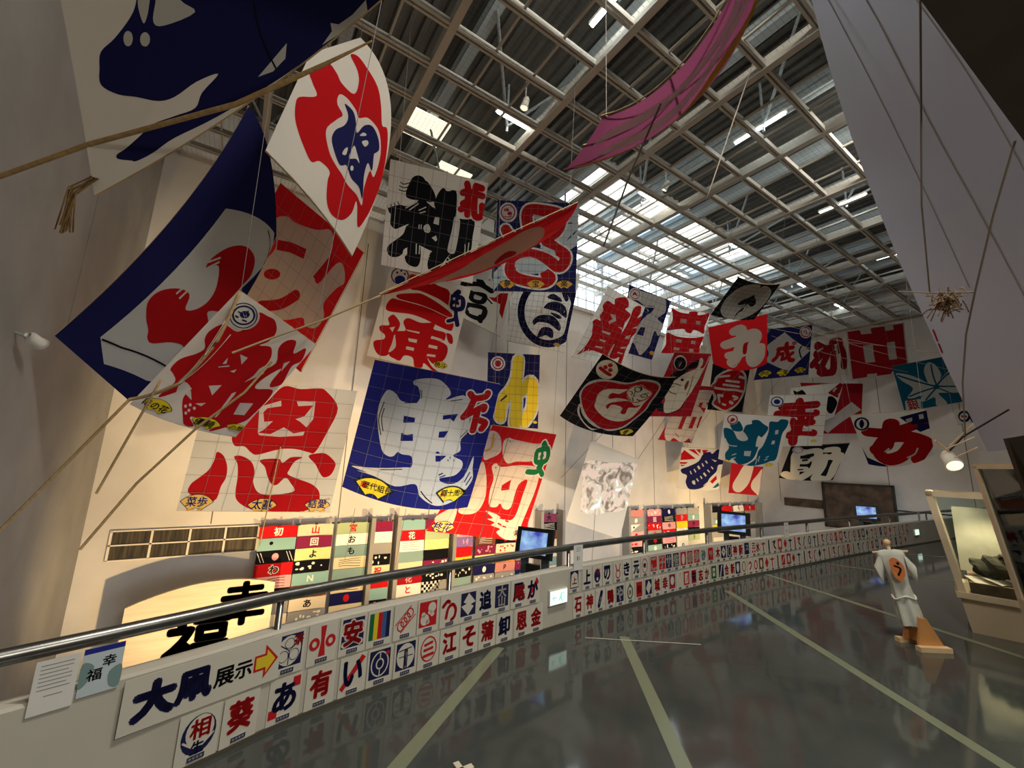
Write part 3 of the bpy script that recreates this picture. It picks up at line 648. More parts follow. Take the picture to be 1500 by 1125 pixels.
kite('navy kite with a twisting red character, slanted bars and three fans', 'n', [(5.466, 9.472, 9.407), (7.457, 8.183, 9.405), (7.747, 8.618, 6.876), (5.723, 9.942, 6.821), (6.461, 8.828, 9.406), (7.602, 8.401, 8.141), (6.735, 9.280, 6.849), (5.594, 9.707, 8.114)], 0.12, 2.395, 2.612, (12, 13), [
  ('p',1,'e',0,'1910 331 2395 0 2395 1220 2086 1431 1519 1044'),
  ('p',1,'e',0,'0 2090 308 1735 567 1806 504 2240 212 2335 17 2612'),
  ('p',1,'n',0,'2092 558 2395 343 2395 472 2096 664'),
  ('p',1,'n',0,'1967 1086 2395 771 2395 899 2012 1151'),
  ('s',1,'w',38,'2067 496 2395 271'),
  ('s',1,'w',38,'2006 1002 2393 717'),
  ('p',1,'n',0,'0 2236 286 2119 290 2204 2 2341'),
  ('p',1,'n',0,'0 1880 225 1761 249 1823 0 1942'),
  ('S',2,'W',405,'283 831 397 968 660 1076 1038 889 1455 627'),
  ('S',3,'r',296,'283 831 397 968 660 1076 1038 889 1455 627'),
  ('S',2,'W',443,'946 768 882 363 1047 235 1694 295 1872 414 1863 664 1724 874 1476 1044 1744 1298 2048 1516 2015 1775 1850 1862 1545 1645 1155 1521 811 1535 563 1720 470 1983 629 2192 1017 2312 1442 2348 1650 2213 1518 2083'),
  ('S',3,'r',332,'946 768 882 363 1047 235 1694 295 1872 414 1863 664 1724 874 1476 1044 1744 1298 2048 1516 2015 1775 1850 1862 1545 1645 1155 1521 811 1535 563 1720 470 1983 629 2192 1017 2312 1442 2348 1650 2213 1518 2083'),
  ('p',4,'e',0,'1053 355 1487 422 1451 545 1194 573'),
  ('p',4,'e',0,'1356 1216 1747 1384 1796 1557 1581 1471 1317 1302'),
  ('P',4,'e',0,'591 1848 731 1647 1115 1588 1553 1863 1431 2018 1135 2090 793 2056'),
  ('P',4,'W',0,'587 329 579 415 545 494 490 559 418 604 336 623 254 615 178 581 117 522 75 446 58 360 66 272 99 191 155 126 226 83 308 66 390 76 466 111 528 170 570 244'),
  ('S',5,'d',34,'519 324 512 388 487 446 446 494 392 527 332 541 271 535 215 509 169 467 138 411 125 347 132 283 156 224 198 176 251 144 311 131 372 138 429 164 475 207 506 262 519 324 512 388'),
  ('P',5,'d',0,'353 268 350 284 339 298 323 310 302 318 278 322 254 321 232 315 215 305 203 292 199 277 202 261 212 247 228 235 249 227 273 223 297 224 319 230 336 240 348 253'),
  ('P',5,'d',0,'443 365 441 383 432 400 417 413 399 423 378 427 357 425 337 418 321 406 311 391 306 373 309 356 318 339 332 325 351 316 372 312 393 314 413 321 429 333 439 348'),
  ('S',5,'d',29,'221 461 329 475 434 436'),
  ('F',5,'o',490,'407 2414'),
  ('F',5,'o',561,'1232 2396'),
  ('F',5,'o',514,'2056 2384'),
  ('T夢',6,'k',213,'406 2397'),
  ('T宝',6,'k',216,'1231 2378'),
  ('T楽',6,'k',214,'2056 2366')])
kite('white kite with navy oval and three stacked pine sprays', 'w', [(7.772, 11.825, 8.756), (9.146, 9.940, 8.344), (9.114, 10.706, 5.731), (7.840, 12.487, 6.307), (8.459, 10.883, 8.550), (9.130, 10.323, 7.038), (8.477, 11.596, 6.019), (7.806, 12.156, 7.531)], 0.12, 2.316, 2.631, (12, 13), [
  ('S',1,'n',257,'2316 1249 2316 1576 2316 1883 2246 2145 1997 2339 1692 2445 1357 2446 1024 2337 731 2124 514 1825 397 1473 387 1107 481 768 670 495 932 316 1238 245 1557 282 1863 420 2132 645 2316 932 2316 1249 2316 1576'),
  ('P',2,'n',0,'893 1728 1073 1515 1398 1451 1690 1497 1974 1747 1966 1951 1521 1750 1123 1749 982 1877'),
  ('P',2,'n',0,'1191 2275 1281 1940 1551 1877 1747 1980 1781 2233 1509 2171 1357 2248'),
  ('P',2,'n',0,'1208 1209 1366 1013 1689 962 1992 1091 2129 1330 2108 1481 1762 1311 1355 1246'),
  ('P',2,'n',0,'1279 840 1474 698 1772 830 1852 950 1570 920'),
  ('P',2,'n',0,'1783 605 1952 645 2084 836 2014 940 1875 799'),
  ('P',2,'n',0,'1492 1362 1778 1386 1971 1494 1812 1536'),
  ('S',2,'w',27,'1057 1705 1090 1593'),
  ('S',2,'w',27,'1271 1650 1273 1528'),
  ('S',2,'w',27,'1498 1648 1466 1506'),
  ('S',2,'w',27,'1754 1773 1680 1575'),
  ('S',2,'w',26,'1888 1859 1841 1660'),
  ('S',2,'w',27,'1390 1139 1430 1058'),
  ('S',2,'w',26,'1620 1170 1622 1043'),
  ('S',2,'w',26,'1855 1227 1856 1101'),
  ('S',2,'w',26,'2020 1339 2008 1215'),
  ('F',3,'o',287,'1998 2429')])
kite('deep blue kite with a giant white 曳, a small red や and two yellow fans', 'N', [(2.148, 8.356, 3.838), (4.657, 7.567, 3.566), (4.492, 8.455, 0.902), (1.974, 9.225, 1.290), (3.403, 7.961, 3.702), (4.607, 7.977, 2.290), (3.269, 8.863, 0.891), (2.061, 8.790, 2.564)], 0.12, 2.653, 2.755, (9, 10), [
  ('P',1,'w',0,'389 549 560 599 705 722 1022 676 973 394 856 340 864 247 1116 161 1359 152 1575 283 1651 411 1586 532 2010 399 2204 1078 2126 1275 2088 1372 2134 1554 2007 1670 2222 1764 2263 1915 2146 2069 1849 2142 1935 2224 2192 2232 2370 2066 2449 1662 2503 1913 2567 2133 2508 2315 2351 2547 2063 2669 1805 2659 1512 2513 1362 2305 966 2414 529 2320 185 2315 379 2292 76 2264 355 2194 1046 2025 1202 1984 1152 1787 954 1778 858 1752 793 1848 680 1865 539 1763 371 1348 291 998 305 747'),
  ('p',2,'N',0,'809 1007 1040 1010 1047 1106 827 1147'),
  ('p',2,'N',0,'838 1357 918 1381 976 1376 1072 1338 1106 1477 862 1521'),
  ('p',2,'N',0,'1594 867 1897 789 1845 962 1754 912 1609 958'),
  ('p',2,'N',0,'1594 1212 1777 1173 1729 1317 1608 1333'),
  ('p',2,'N',0,'1627 1632 1677 1611 1719 1651 1634 1661'),
  ('p',2,'N',0,'1639 1705 1868 1682 1760 1811 1669 1820'),
  ('p',2,'N',0,'1798 2073 1879 2023 1892 2046 1810 2092'),
  ('p',2,'N',0,'1827 2120 1947 2063 1953 2086 1838 2137'),
  ('P',2,'N',0,'1856 2171 1973 2135 2150 2084 2256 2006 2179 2187 2033 2235'),
  ('S',2,'k',21,'1519 2427 1641 2529 1812 2630'),
  ('S',2,'k',17,'401 941 398 1157 482 1397'),
  ('S',2,'k',17,'371 809 345 1046 358 1228 458 1480'),
  ('s',2,'k',15,'755 749 1011 693'),
  ('s',2,'k',15,'1682 541 1916 472'),
  ('s',2,'k',15,'1008 418 1043 611'),
  ('s',2,'k',15,'1046 426 1076 596'),
  ('S',2,'k',14,'607 2165 1026 2066'),
  ('s',2,'k',16,'2065 1280 2180 1112'),
  ('s',2,'k',16,'2092 1325 2217 1133'),
  ('p',2,'k',0,'1933 1691 1968 1703 1970 1748'),
  ('p',2,'k',0,'1902 1754 1935 1757 1937 1802'),
  ('p',2,'k',0,'2022 1730 2065 1772 2054 1788'),
  ('S',2,'N',25,'2405 2189 2465 2006'),
  ('S',2,'N',25,'2461 2267 2525 2100'),
  ('S',3,'W',204,'2057 327 2171 405 2380 339 2424 248'),
  ('S',4,'r',140,'2057 327 2171 405 2380 339 2424 248'),
  ('S',3,'W',201,'2171 405 2106 674 2021 845'),
  ('S',4,'r',138,'2171 405 2106 674 2021 845'),
  ('S',3,'W',191,'2074 806 2396 552 2415 633'),
  ('S',4,'r',127,'2074 806 2396 552 2415 633'),
  ('S',3,'W',202,'2291 649 2289 1101'),
  ('S',4,'r',139,'2291 649 2289 1101'),
  ('S',3,'W',204,'2374 867 2514 918 2467 1053'),
  ('S',4,'r',140,'2374 867 2514 918 2467 1053'),
  ('F',3,'G',804,'575 2528'),
  ('F',3,'G',677,'2172 2438'),
  ('F',4,'y',739,'575 2528'),
  ('F',4,'y',615,'2172 2438'),
  ('T贈',5,'r',130,'373 2541'),
  ('T歴代組長',5,'k',147,'639 2524'),
  ('T祝',5,'r',127,'2002 2439'),
  ('T四十周年',5,'k',136,'2231 2418')])
kite('navy kite with a big yellow わ and a round crest', 'n', [(6.432, 11.289, 5.367), (8.518, 11.285, 5.643), (8.694, 11.528, 3.092), (6.598, 11.484, 3.062), (7.475, 11.287, 5.505), (8.606, 11.407, 4.368), (7.646, 11.506, 3.077), (6.515, 11.386, 4.214)], 0.12, 2.101, 2.444, (9, 9), [
  ('S',1,'W',578,'1207 249 1195 799 1000 1238 664 1625 540 2120'),
  ('S',2,'y',430,'1207 249 1195 799 1000 1238 664 1625 540 2120'),
  ('S',1,'W',574,'1195 799 1223 1653 1112 2385'),
  ('S',2,'y',427,'1195 799 1223 1653 1112 2385'),
  ('S',1,'W',544,'778 1434 1437 1215 1777 925 1864 1376 1799 1863 1494 2241'),
  ('S',2,'y',398,'778 1434 1437 1215 1777 925 1864 1376 1799 1863 1494 2241'),
  ('S',3,'n',55,'588 1599 816 1432'),
  ('P',3,'W',0,'688 347 681 423 647 493 586 551 506 590 415 608 322 601 237 571 168 521 123 455 106 379 116 302 153 231 212 173 288 134 374 118 463 125 546 156 616 207 665 273'),
  ('S',4,'d',40,'607 351 602 406 577 457 533 499 475 528 410 540 342 535 281 514 231 477 198 429 185 375 192 319 218 267 261 225 317 197 380 185 445 191 505 213 556 249 591 297 607 351 602 406'),
  ('P',4,'d',0,'519 356 516 390 501 422 476 448 442 465 404 473 365 470 329 456 300 433 280 403 272 370 275 335 290 303 316 277 349 260 386 252 424 256 460 270 489 293 510 322'),
  ('F',3,'y',203,'1964 2243')], wires=(-2,))
kite('red kite with white 可, a small green 曳 and pale fans', 'r', [(5.069, 8.496, 2.759), (7.631, 9.240, 2.731), (7.354, 10.368, -0.324), (4.184, 9.911, 0.199), (6.350, 8.868, 2.745), (7.492, 9.804, 1.203), (5.769, 10.140, -0.062), (4.626, 9.204, 1.479)], 0.14, 2.956, 3.162, (8, 9), [
  ('P',1,'w',0,'3 313 109 142 507 267 871 628 873 797 678 922 424 965'),
  ('P',1,'w',0,'780 410 905 285 1168 317 2007 344 2601 336 2730 702 2211 881 1726 942 1418 1032 1048 783'),
  ('P',1,'w',0,'418 1048 894 1465 1202 2038 1163 2461 869 2588 540 2506 591 1969'),
  ('P',1,'w',0,'4 2705 428 2406 565 2874 370 3105 150 2966'),
  ('P',1,'w',0,'912 1187 1006 1068 1286 1157 1998 1021 2671 1036 2836 1553 2741 2648 2773 3076 2368 3162 1984 2996 2065 2885 1735 2817 1823 2731 1550 2657 1715 2614 1397 2440 1794 2503 2151 2617 2425 2503 2455 1777 2419 1402 2173 1603 2194 2244 1972 2325 1787 2190 1710 2304 1448 2279 1276 1872 1192 1499'),
  ('p',2,'r',0,'1603 1678 1839 1485 1920 1774 1652 1834'),
  ('S',2,'r',39,'1952 2588 2081 2599'),
  ('S',2,'r',39,'2160 2641 2260 2656'),
  ('S',2,'r',39,'1950 2743 2054 2773'),
  ('S',2,'r',39,'2127 2801 2226 2816'),
  ('p',2,'k',0,'995 390 1044 357 1053 413'),
  ('p',2,'k',0,'1028 1178 1082 1174 1092 1229'),
  ('S',2,'o',73,'303 724 457 603 226 239'),
  ('S',3,'W',281,'2485 293 2633 387'),
  ('S',4,'g',187,'2485 293 2633 387'),
  ('S',3,'W',258,'2344 530 2745 429 2870 738 2493 842 2340 586'),
  ('S',4,'g',168,'2344 530 2745 429 2870 738 2493 842 2340 586'),
  ('S',3,'W',245,'2512 400 2700 869'),
  ('S',4,'g',155,'2512 400 2700 869'),
  ('S',3,'W',246,'2736 864 2640 1122 2302 1172'),
  ('S',4,'g',160,'2736 864 2640 1122 2302 1172'),
  ('S',3,'W',246,'2645 985 2882 1167'),
  ('S',4,'g',160,'2645 985 2882 1167'),
  ('p',5,'w',0,'2415 577 2515 553 2552 642 2457 671'),
  ('p',5,'w',0,'2614 525 2700 499 2736 592 2649 614'),
  ('p',5,'w',0,'2478 707 2566 695 2589 764 2500 786'),
  ('p',5,'w',0,'2663 667 2748 645 2774 723 2689 745'),
  ('F',3,'Y',661,'335 2985'),
  ('F',3,'Y',438,'2755 2943'),
  ('T柊花',4,'B',264,'324 2992'),
  ('T寛大',4,'B',175,'2751 2933')])
kite('white kite with a dense red 龍', 'w', [(8.785, 8.313, 7.227), (10.914, 8.671, 7.207), (10.931, 9.698, 5.264), (8.479, 9.564, 5.229), (9.850, 8.492, 7.217), (10.923, 9.185, 6.235), (9.705, 9.631, 5.246), (8.632, 8.939, 6.228)], 0.05, 2.307, 2.288, (10, 10), [
  ('P',1,'r',0,'301 357 684 375 591 218 827 91 1081 29 1310 107 1411 254 1316 356 1671 420 1703 533 1608 741 1645 1158 1674 1518 1570 1969 1033 1953 594 1950 426 2184 489 1970 132 2182 286 1894 350 1510 280 1355 169 1155 94 1088 206 978 434 980 281 849 317 672 180 542'),
  ('P',1,'r',0,'1702 260 1799 112 2054 44 2173 248 2100 452 2307 319 2307 524 2279 744 2307 919 2176 1147 2186 1334 2131 1569 2154 2138 1970 2109 1964 1921 1762 2023 1495 1983 1522 1552 1553 1302 1674 1058 1739 583'),
  ('p',2,'w',0,'707 684 982 640 1135 806 896 984 801 920 940 797'),
  ('p',2,'w',0,'698 1240 1157 1231 1122 1313 738 1297'),
  ('p',2,'w',0,'779 1521 1093 1512 1068 1577 785 1563'),
  ('p',2,'w',0,'723 1765 1059 1741 1051 1802 728 1808'),
  ('p',2,'w',0,'1392 1943 1484 1561 1533 1535 1495 1983'),
  ('p',2,'w',0,'1897 1249 1909 1153 2111 1070 2080 1219'),
  ('p',2,'w',0,'1851 1570 2095 1498 2092 1577 1861 1630'),
  ('p',2,'w',0,'1777 1757 2074 1755 2030 1796 1798 1799'),
  ('s',2,'w',31,'1568 752 1665 756'),
  ('p',2,'w',0,'1340 962 1553 938 1674 1058 1547 1000'),
  ('p',2,'w',0,'2006 849 2277 698 2253 783'),
  ('S',2,'w',31,'302 1949 295 2151'),
  ('S',2,'w',32,'508 1938 478 2146'),
  ('p',2,'w',0,'594 1950 1033 1953 896 2068')])
kite('navy and pale blue kite with a fish head, standing before the skylight', 'n', [(11.015, 9.409, 8.304), (13.349, 9.380, 8.270), (13.203, 10.224, 6.066), (11.134, 10.091, 6.047), (12.182, 9.394, 8.287), (13.276, 9.802, 7.168), (12.168, 10.158, 6.057), (11.075, 9.750, 7.175)], 0.12, 2.203, 2.363, (9, 10), [
  ('P',1,'w',0,'57 207 581 62 1145 31 1825 6 2011 189 2095 470 1951 642 1847 803 2159 929 2203 1115 2139 1411 1903 1261 1851 1475 1811 1888 1413 2307 1163 2171 961 1982 711 1837 964 1402 1087 1051 1298 673 651 419 134 461'),
  ('p',2,'n',0,'1069 541 1528 450 1434 672 1263 796 1290 609'),
  ('p',2,'n',0,'1128 1286 1379 1247 1371 1578 971 1595'),
  ('s',2,'k',18,'1189 456 1481 402'),
  ('s',2,'k',25,'1703 771 1714 718'),
  ('s',2,'k',25,'1792 776 1802 720'),
  ('s',2,'k',23,'1332 1455 1401 1374'),
  ('s',2,'k',24,'911 1767 965 1773'),
  ('s',2,'k',24,'1068 1866 1122 1872'),
  ('s',2,'k',24,'954 1951 1009 1957'),
  ('s',2,'k',24,'981 2075 1072 2123'),
  ('S',2,'e',30,'1475 662 1646 1053 1746 1565 1540 2171'),
  ('P',3,'W',0,'636 156 650 221 636 289 591 351 521 401 431 436 332 451 235 444 151 418 89 372 56 314 52 247 78 179 127 117 196 66 278 32 366 18 453 25 531 53 594 97'),
  ('S',4,'d',25,'575 182 585 231 572 282 537 329 482 367 414 394 338 405 264 401 200 381 153 348 127 304 123 254 142 202 181 155 234 117 298 91 367 80 435 85 496 105 544 138 575 182 585 231'),
  ('P',4,'d',0,'232 327 312 167 491 273 349 265'),
  ('F',3,'o',349,'2054 2112')])
kite('bright red kite with white squares of 中田 near the skylight', 'w', [(14.634, 10.262, 8.572), (16.906, 9.896, 8.761), (17.183, 10.752, 7.067), (14.948, 11.103, 6.834), (15.770, 10.079, 8.666), (17.044, 10.324, 7.914), (16.065, 10.928, 6.951), (14.791, 10.683, 7.703)], 0.12, 2.292, 1.937, (6, 7), [
  ('P',1,'r',0,'9 28 524 131 1040 141 1048 58 1480 12 1581 147 1904 92 2212 0 2219 328 2178 625 2260 932 1920 863 1659 827 1562 982 1295 963 1084 836 586 888 23 933 221 590 154 283'),
  ('P',1,'r',0,'67 1049 686 1164 1318 1207 1918 1157 2285 1077 2231 1509 2278 1937 1464 1888 694 1919 29 1937 180 1541'),
  ('p',2,'w',0,'694 397 1070 396 1127 585 747 587'),
  ('p',2,'w',0,'1621 413 1872 399 1912 579 1661 580'),
  ('p',2,'w',0,'757 1301 1128 1309 1131 1442 762 1432'),
  ('p',2,'w',0,'1676 1311 1925 1311 1946 1456 1685 1447'),
  ('p',2,'w',0,'712 1641 1065 1665 1046 1786 721 1771'),
  ('p',2,'w',0,'1658 1675 1924 1679 1940 1817 1660 1806')])
kite('black kite with a wide white oval split by a curl, under the ceiling', 'k', [(11.363, 5.781, 7.348), (12.994, 5.386, 7.457), (13.478, 6.431, 6.740), (11.757, 6.885, 6.628), (12.196, 5.594, 7.307), (13.236, 5.909, 7.099), (12.615, 6.676, 6.611), (11.560, 6.333, 6.988)], 0.12, 1.732, 1.366, (9, 9), [
  ('P',1,'w',0,'189 1052 145 758 215 476 370 230 591 80 912 33 1069 215 1075 450 892 659 752 814 831 871 1043 813 1030 1011 898 1149 893 1333 755 1366 488 1323 296 1198'),
  ('P',1,'w',0,'1060 136 1153 47 1445 153 1631 330 1690 642 1643 962 1429 1212 1092 1366 926 1361 949 1175 1045 978 1107 806 1296 886 1389 773 1273 610 1107 446'),
  ('P',2,'k',0,'752 814 817 704 1020 552 1248 577 1373 775 1286 870 1117 770 955 840 796 875'),
  ('P',2,'k',0,'931 1084 1026 947 1066 927 1058 1056 966 1112'),
  ('s',2,'k',20,'899 945 1064 844'),
  ('s',2,'k',16,'1062 894 1086 825'),
  ('s',2,'k',16,'1157 934 1118 821')])
kite('dark red kite with a white brushed 丸', 'r', [(14.817, 8.816, 7.365), (15.870, 7.100, 7.682), (17.302, 7.888, 6.182), (16.248, 9.512, 6.273), (15.343, 7.958, 7.523), (16.586, 7.494, 6.932), (16.846, 8.718, 5.942), (15.532, 9.164, 6.819)], 0.12, 1.988, 2.074, None, [
  ('S',1,'w',389,'536 982 998 845 1348 759'),
  ('S',1,'w',386,'895 427 1114 399 1089 938 924 1443 696 1782'),
  ('S',1,'w',350,'625 1475 959 1409 1193 1326'),
  ('S',1,'w',375,'1225 734 1506 643 1624 820 1489 1160 1403 1614 1490 1814 1693 1693 1737 1297'),
  ('P',2,'r',0,'1179 1028 1307 1013 1253 1407 1124 1389'),
  ('s',2,'k',18,'752 1891 824 1830'),
  ('s',2,'k',17,'876 1810 930 1756')])
kite('navy kite with a white diamond around a red 成 and three yellow fans', 'n', [(18.569, 8.302, 7.981), (20.518, 7.380, 8.351), (21.437, 8.068, 6.352), (19.027, 9.303, 5.936), (19.543, 7.841, 8.166), (20.977, 7.724, 7.351), (20.232, 8.685, 6.144), (18.798, 8.802, 6.959)], 0.12, 2.464, 2.314, None, [
  ('p',1,'w',0,'988 220 2463 1162 1548 2081 363 1487 243 865 138 771'),
  ('S',2,'k',75,'170 857 378 1157 335 1455'),
  ('S',2,'k',67,'2077 888 1970 1134 2087 1480'),
  ('S',2,'r',226,'1283 776 1328 1089'),
  ('S',2,'r',202,'896 992 1632 972'),
  ('S',2,'r',204,'945 1053 915 1329 757 1478'),
  ('S',2,'r',164,'1082 1234 1207 1246 1188 1495'),
  ('S',2,'r',206,'1347 1034 1537 1497 1712 1566'),
  ('S',2,'r',160,'1674 1227 1304 1477'),
  ('P',2,'r',0,'1783 785 1782 809 1770 831 1747 846 1716 856 1680 857 1642 850 1606 837 1575 817 1552 793 1540 768 1540 744 1552 723 1575 707 1607 698 1644 697 1683 704 1720 717 1750 737 1772 760'),
  ('P',2,'W',0,'2435 326 2429 411 2396 485 2338 543 2263 578 2177 586 2085 567 1997 522 1917 455 1855 373 1817 284 1808 197 1832 122 1887 65 1970 32 2070 26 2177 47 2276 93 2357 159 2411 239'),
  ('S',3,'d',48,'2371 311 2367 375 2340 432 2295 475 2234 502 2164 508 2091 492 2020 458 1957 407 1908 344 1880 277 1875 212 1895 154 1940 111 2005 86 2083 82 2166 98 2243 133 2307 184 2350 245 2371 311 2367 375'),
  ('S',3,'d',42,'2032 299 2107 193 2207 394'),
  ('F',2,'y',656,'445 2051'),
  ('F',2,'y',611,'1288 2095'),
  ('F',2,'y',557,'2069 2043'),
  ('T伊佐',3,'k',228,'443 2040'),
  ('T二葉',3,'k',222,'1287 2084'),
  ('T侑加',3,'k',212,'2068 2032')])
kite('white kite crowded with a dark red 初, beside the 中 kite', 'w', [(24.072, 8.791, 8.620), (26.014, 7.963, 9.148), (26.684, 8.186, 7.187), (24.441, 9.182, 6.792), (25.043, 8.377, 8.884), (26.349, 8.074, 8.168), (25.562, 8.684, 6.990), (24.257, 8.987, 7.706)], 0.12, 2.331, 1.995, None, [
  ('S',1,'d',448,'451 290 1009 555'),
  ('S',1,'d',414,'418 739 846 599 1486 551'),
  ('S',1,'d',405,'863 794 174 1298'),
  ('S',1,'d',377,'1269 843 637 1740'),
  ('S',1,'d',356,'514 1402 956 1644'),
  ('S',1,'d',347,'1452 231 2011 241 1924 730'),
  ('S',1,'d',404,'1637 886 1444 1756 774 1819'),
  ('S',1,'d',353,'2005 490 2173 1010 2106 1567'),
  ('s',2,'w',106,'497 619 915 479'),
  ('s',2,'w',106,'1785 588 1834 1351')])
kite('white edged kite filled by a blocky dark red 中', 'd', [(23.740, 7.202, 8.714), (25.940, 5.586, 9.183), (26.621, 5.792, 6.900), (24.414, 7.422, 6.390), (24.840, 6.394, 8.948), (26.281, 5.689, 8.042), (25.517, 6.607, 6.645), (24.077, 7.312, 7.552)], 0.12, 2.781, 2.410, None, [
  ('p',1,'w',0,'814 832 1297 842 1314 1691 838 1661'),
  ('p',1,'w',0,'1950 839 2300 839 2317 1696 1966 1690'),
  ('p',1,'w',0,'660 12 1183 10 1246 297 744 273'),
  ('p',1,'w',0,'1850 23 2254 22 2286 260 1908 275'),
  ('p',1,'w',0,'820 2207 1282 2237 1234 2410 742 2410'),
  ('p',1,'w',0,'1968 2266 2084 2254 2038 2410 1923 2410'),
  ('s',1,'w',174,'0 50 0 1104 0 2345'),
  ('s',1,'w',69,'19 21 2746 0'),
  ('s',1,'w',81,'0 2374 2008 2410 2781 2011'),
  ('s',1,'w',115,'2781 24 2781 2007')])
kite('teal kite with one white five-lobed leaf', 't', [(24.134, 5.793, 6.782), (26.168, 4.269, 7.344), (26.671, 4.058, 5.332), (24.503, 5.672, 4.765), (25.151, 5.031, 7.063), (26.419, 4.163, 6.338), (25.587, 4.865, 5.049), (24.319, 5.733, 5.774)], 0.12, 2.682, 2.069, None, [
  ('P',1,'w',0,'75 349 618 486 1154 788 1422 1004 1385 499 1521 195 1737 137 1975 363 2070 755 1980 945 2534 557 2682 551 2590 1070 2682 1322 2680 1668 1913 1560 1686 1558 1831 1921 1791 2069 1384 2045 1475 1686 1039 1773 813 1731 989 1512 548 1558 318 1476 706 1126 287 720'),
  ('S',2,'t',74,'137 444 887 823 1701 1225'),
  ('S',2,'t',71,'1743 236 1734 730 1750 1151'),
  ('S',2,'t',69,'2673 586 2142 894 1751 1193'),
  ('S',2,'t',69,'2682 1411 2288 1341 1737 1232'),
  ('S',2,'t',64,'415 1451 1145 1330 1687 1264'),
  ('S',2,'t',61,'2419 1783 2066 1548 1723 1271'),
  ('S',2,'t',63,'1056 1734 1673 1304'),
  ('P',2,'t',0,'1830 1267 1813 1300 1785 1327 1751 1347 1714 1356 1676 1355 1643 1342 1617 1321 1600 1292 1595 1258 1602 1223 1620 1190 1647 1162 1681 1143 1718 1133 1755 1135 1789 1147 1815 1169 1832 1198 1837 1232'),
  ('p',3,'W',0,'143 1611 853 1638 714 2062 65 2009'),
  ('p',3,'W',0,'2489 1589 2682 1597 2682 2049 2471 2040'),
  ('T銀',4,'r',511,'436 1812'),
  ('T組',4,'r',394,'2613 1820')])
kite('white kite with a red 幸 and a round blue crest', 'w', [(19.895, 9.063, 5.332), (21.992, 7.579, 5.446), (22.618, 8.244, 3.203), (20.441, 9.783, 3.077), (20.943, 8.321, 5.389), (22.305, 7.911, 4.325), (21.529, 9.013, 3.140), (20.168, 9.423, 4.204)], 0.12, 2.620, 2.425, (4, 5), [
  ('S',1,'r',370,'1394 314 1556 725 1609 1075'),
  ('S',1,'r',349,'634 562 1518 520 2170 462'),
  ('S',1,'r',349,'459 903 1477 900 2202 865'),
  ('S',1,'r',308,'1374 1364 1689 1306 2100 1301'),
  ('S',1,'r',326,'1999 1072 1902 1362'),
  ('S',1,'r',341,'1138 1929 1618 1764 2195 1816'),
  ('S',1,'r',431,'1589 1364 1355 1875 1312 2211'),
  ('S',1,'r',313,'1252 1247 1401 1706'),
  ('p',2,'w',0,'1737 696 2097 665 2095 827 1759 830'),
  ('p',2,'w',0,'1716 1622 2125 1576 2112 1731 1723 1735'),
  ('P',2,'W',0,'667 313 667 392 637 462 579 517 498 551 403 560 304 544 211 505 133 447 79 376 53 298 57 221 91 153 149 99 228 65 318 54 413 67 503 104 580 162 637 234'),
  ('S',3,'B',46,'633 312 633 380 605 441 553 488 482 517 398 525 310 512 227 478 158 428 110 366 87 299 91 233 121 173 173 127 243 97 324 88 408 100 488 132 557 182 607 244 633 312 633 380'),
  ('P',3,'B',0,'508 309 507 345 492 377 464 402 425 417 380 421 333 414 288 397 251 370 225 338 212 302 214 267 230 236 259 211 297 196 341 191 387 197 431 215 468 241 494 273'),
  ('F',3,'y',275,'2220 2188')])
kite('dark red kite with a white bent block, behind the 幸 kite', 'd', [(24.045, 9.452, 6.533), (26.683, 7.633, 6.594), (26.472, 7.900, 4.022), (24.640, 9.195, 3.943), (25.364, 8.543, 6.563), (26.578, 7.766, 5.308), (25.556, 8.547, 3.983), (24.342, 9.324, 5.238)], 0.05, 2.725, 2.632, None, [
  ('p',1,'w',0,'2231 984 2698 1399 740 2606 382 2357 600 1855 1044 1662 1292 1723')])
kite('white kite with black round spots, between the 幸 kite and the red block kite', 'w', [(21.299, 8.765, 5.821), (23.534, 7.438, 6.203), (24.606, 8.321, 4.751), (22.511, 9.719, 3.649), (22.416, 8.102, 6.012), (24.070, 7.880, 5.477), (23.558, 9.020, 4.200), (21.905, 9.242, 4.735)], 0.04, 2.689, 2.337, None, [
  ('P',1,'k',0,'2034 863 2310 853 2609 1255 2633 1680 2479 2031 2153 1659'),
  ('P',1,'k',0,'135 139 366 225 605 167 854 482 341 455'),
  ('p',1,'d',0,'2000 558 2493 0 2689 143 2588 1003'),
  ('p',2,'w',0,'2192 445 2299 235 2417 347 2315 583'),
  ('p',2,'w',0,'2543 790 2660 615 2689 708 2608 862')])
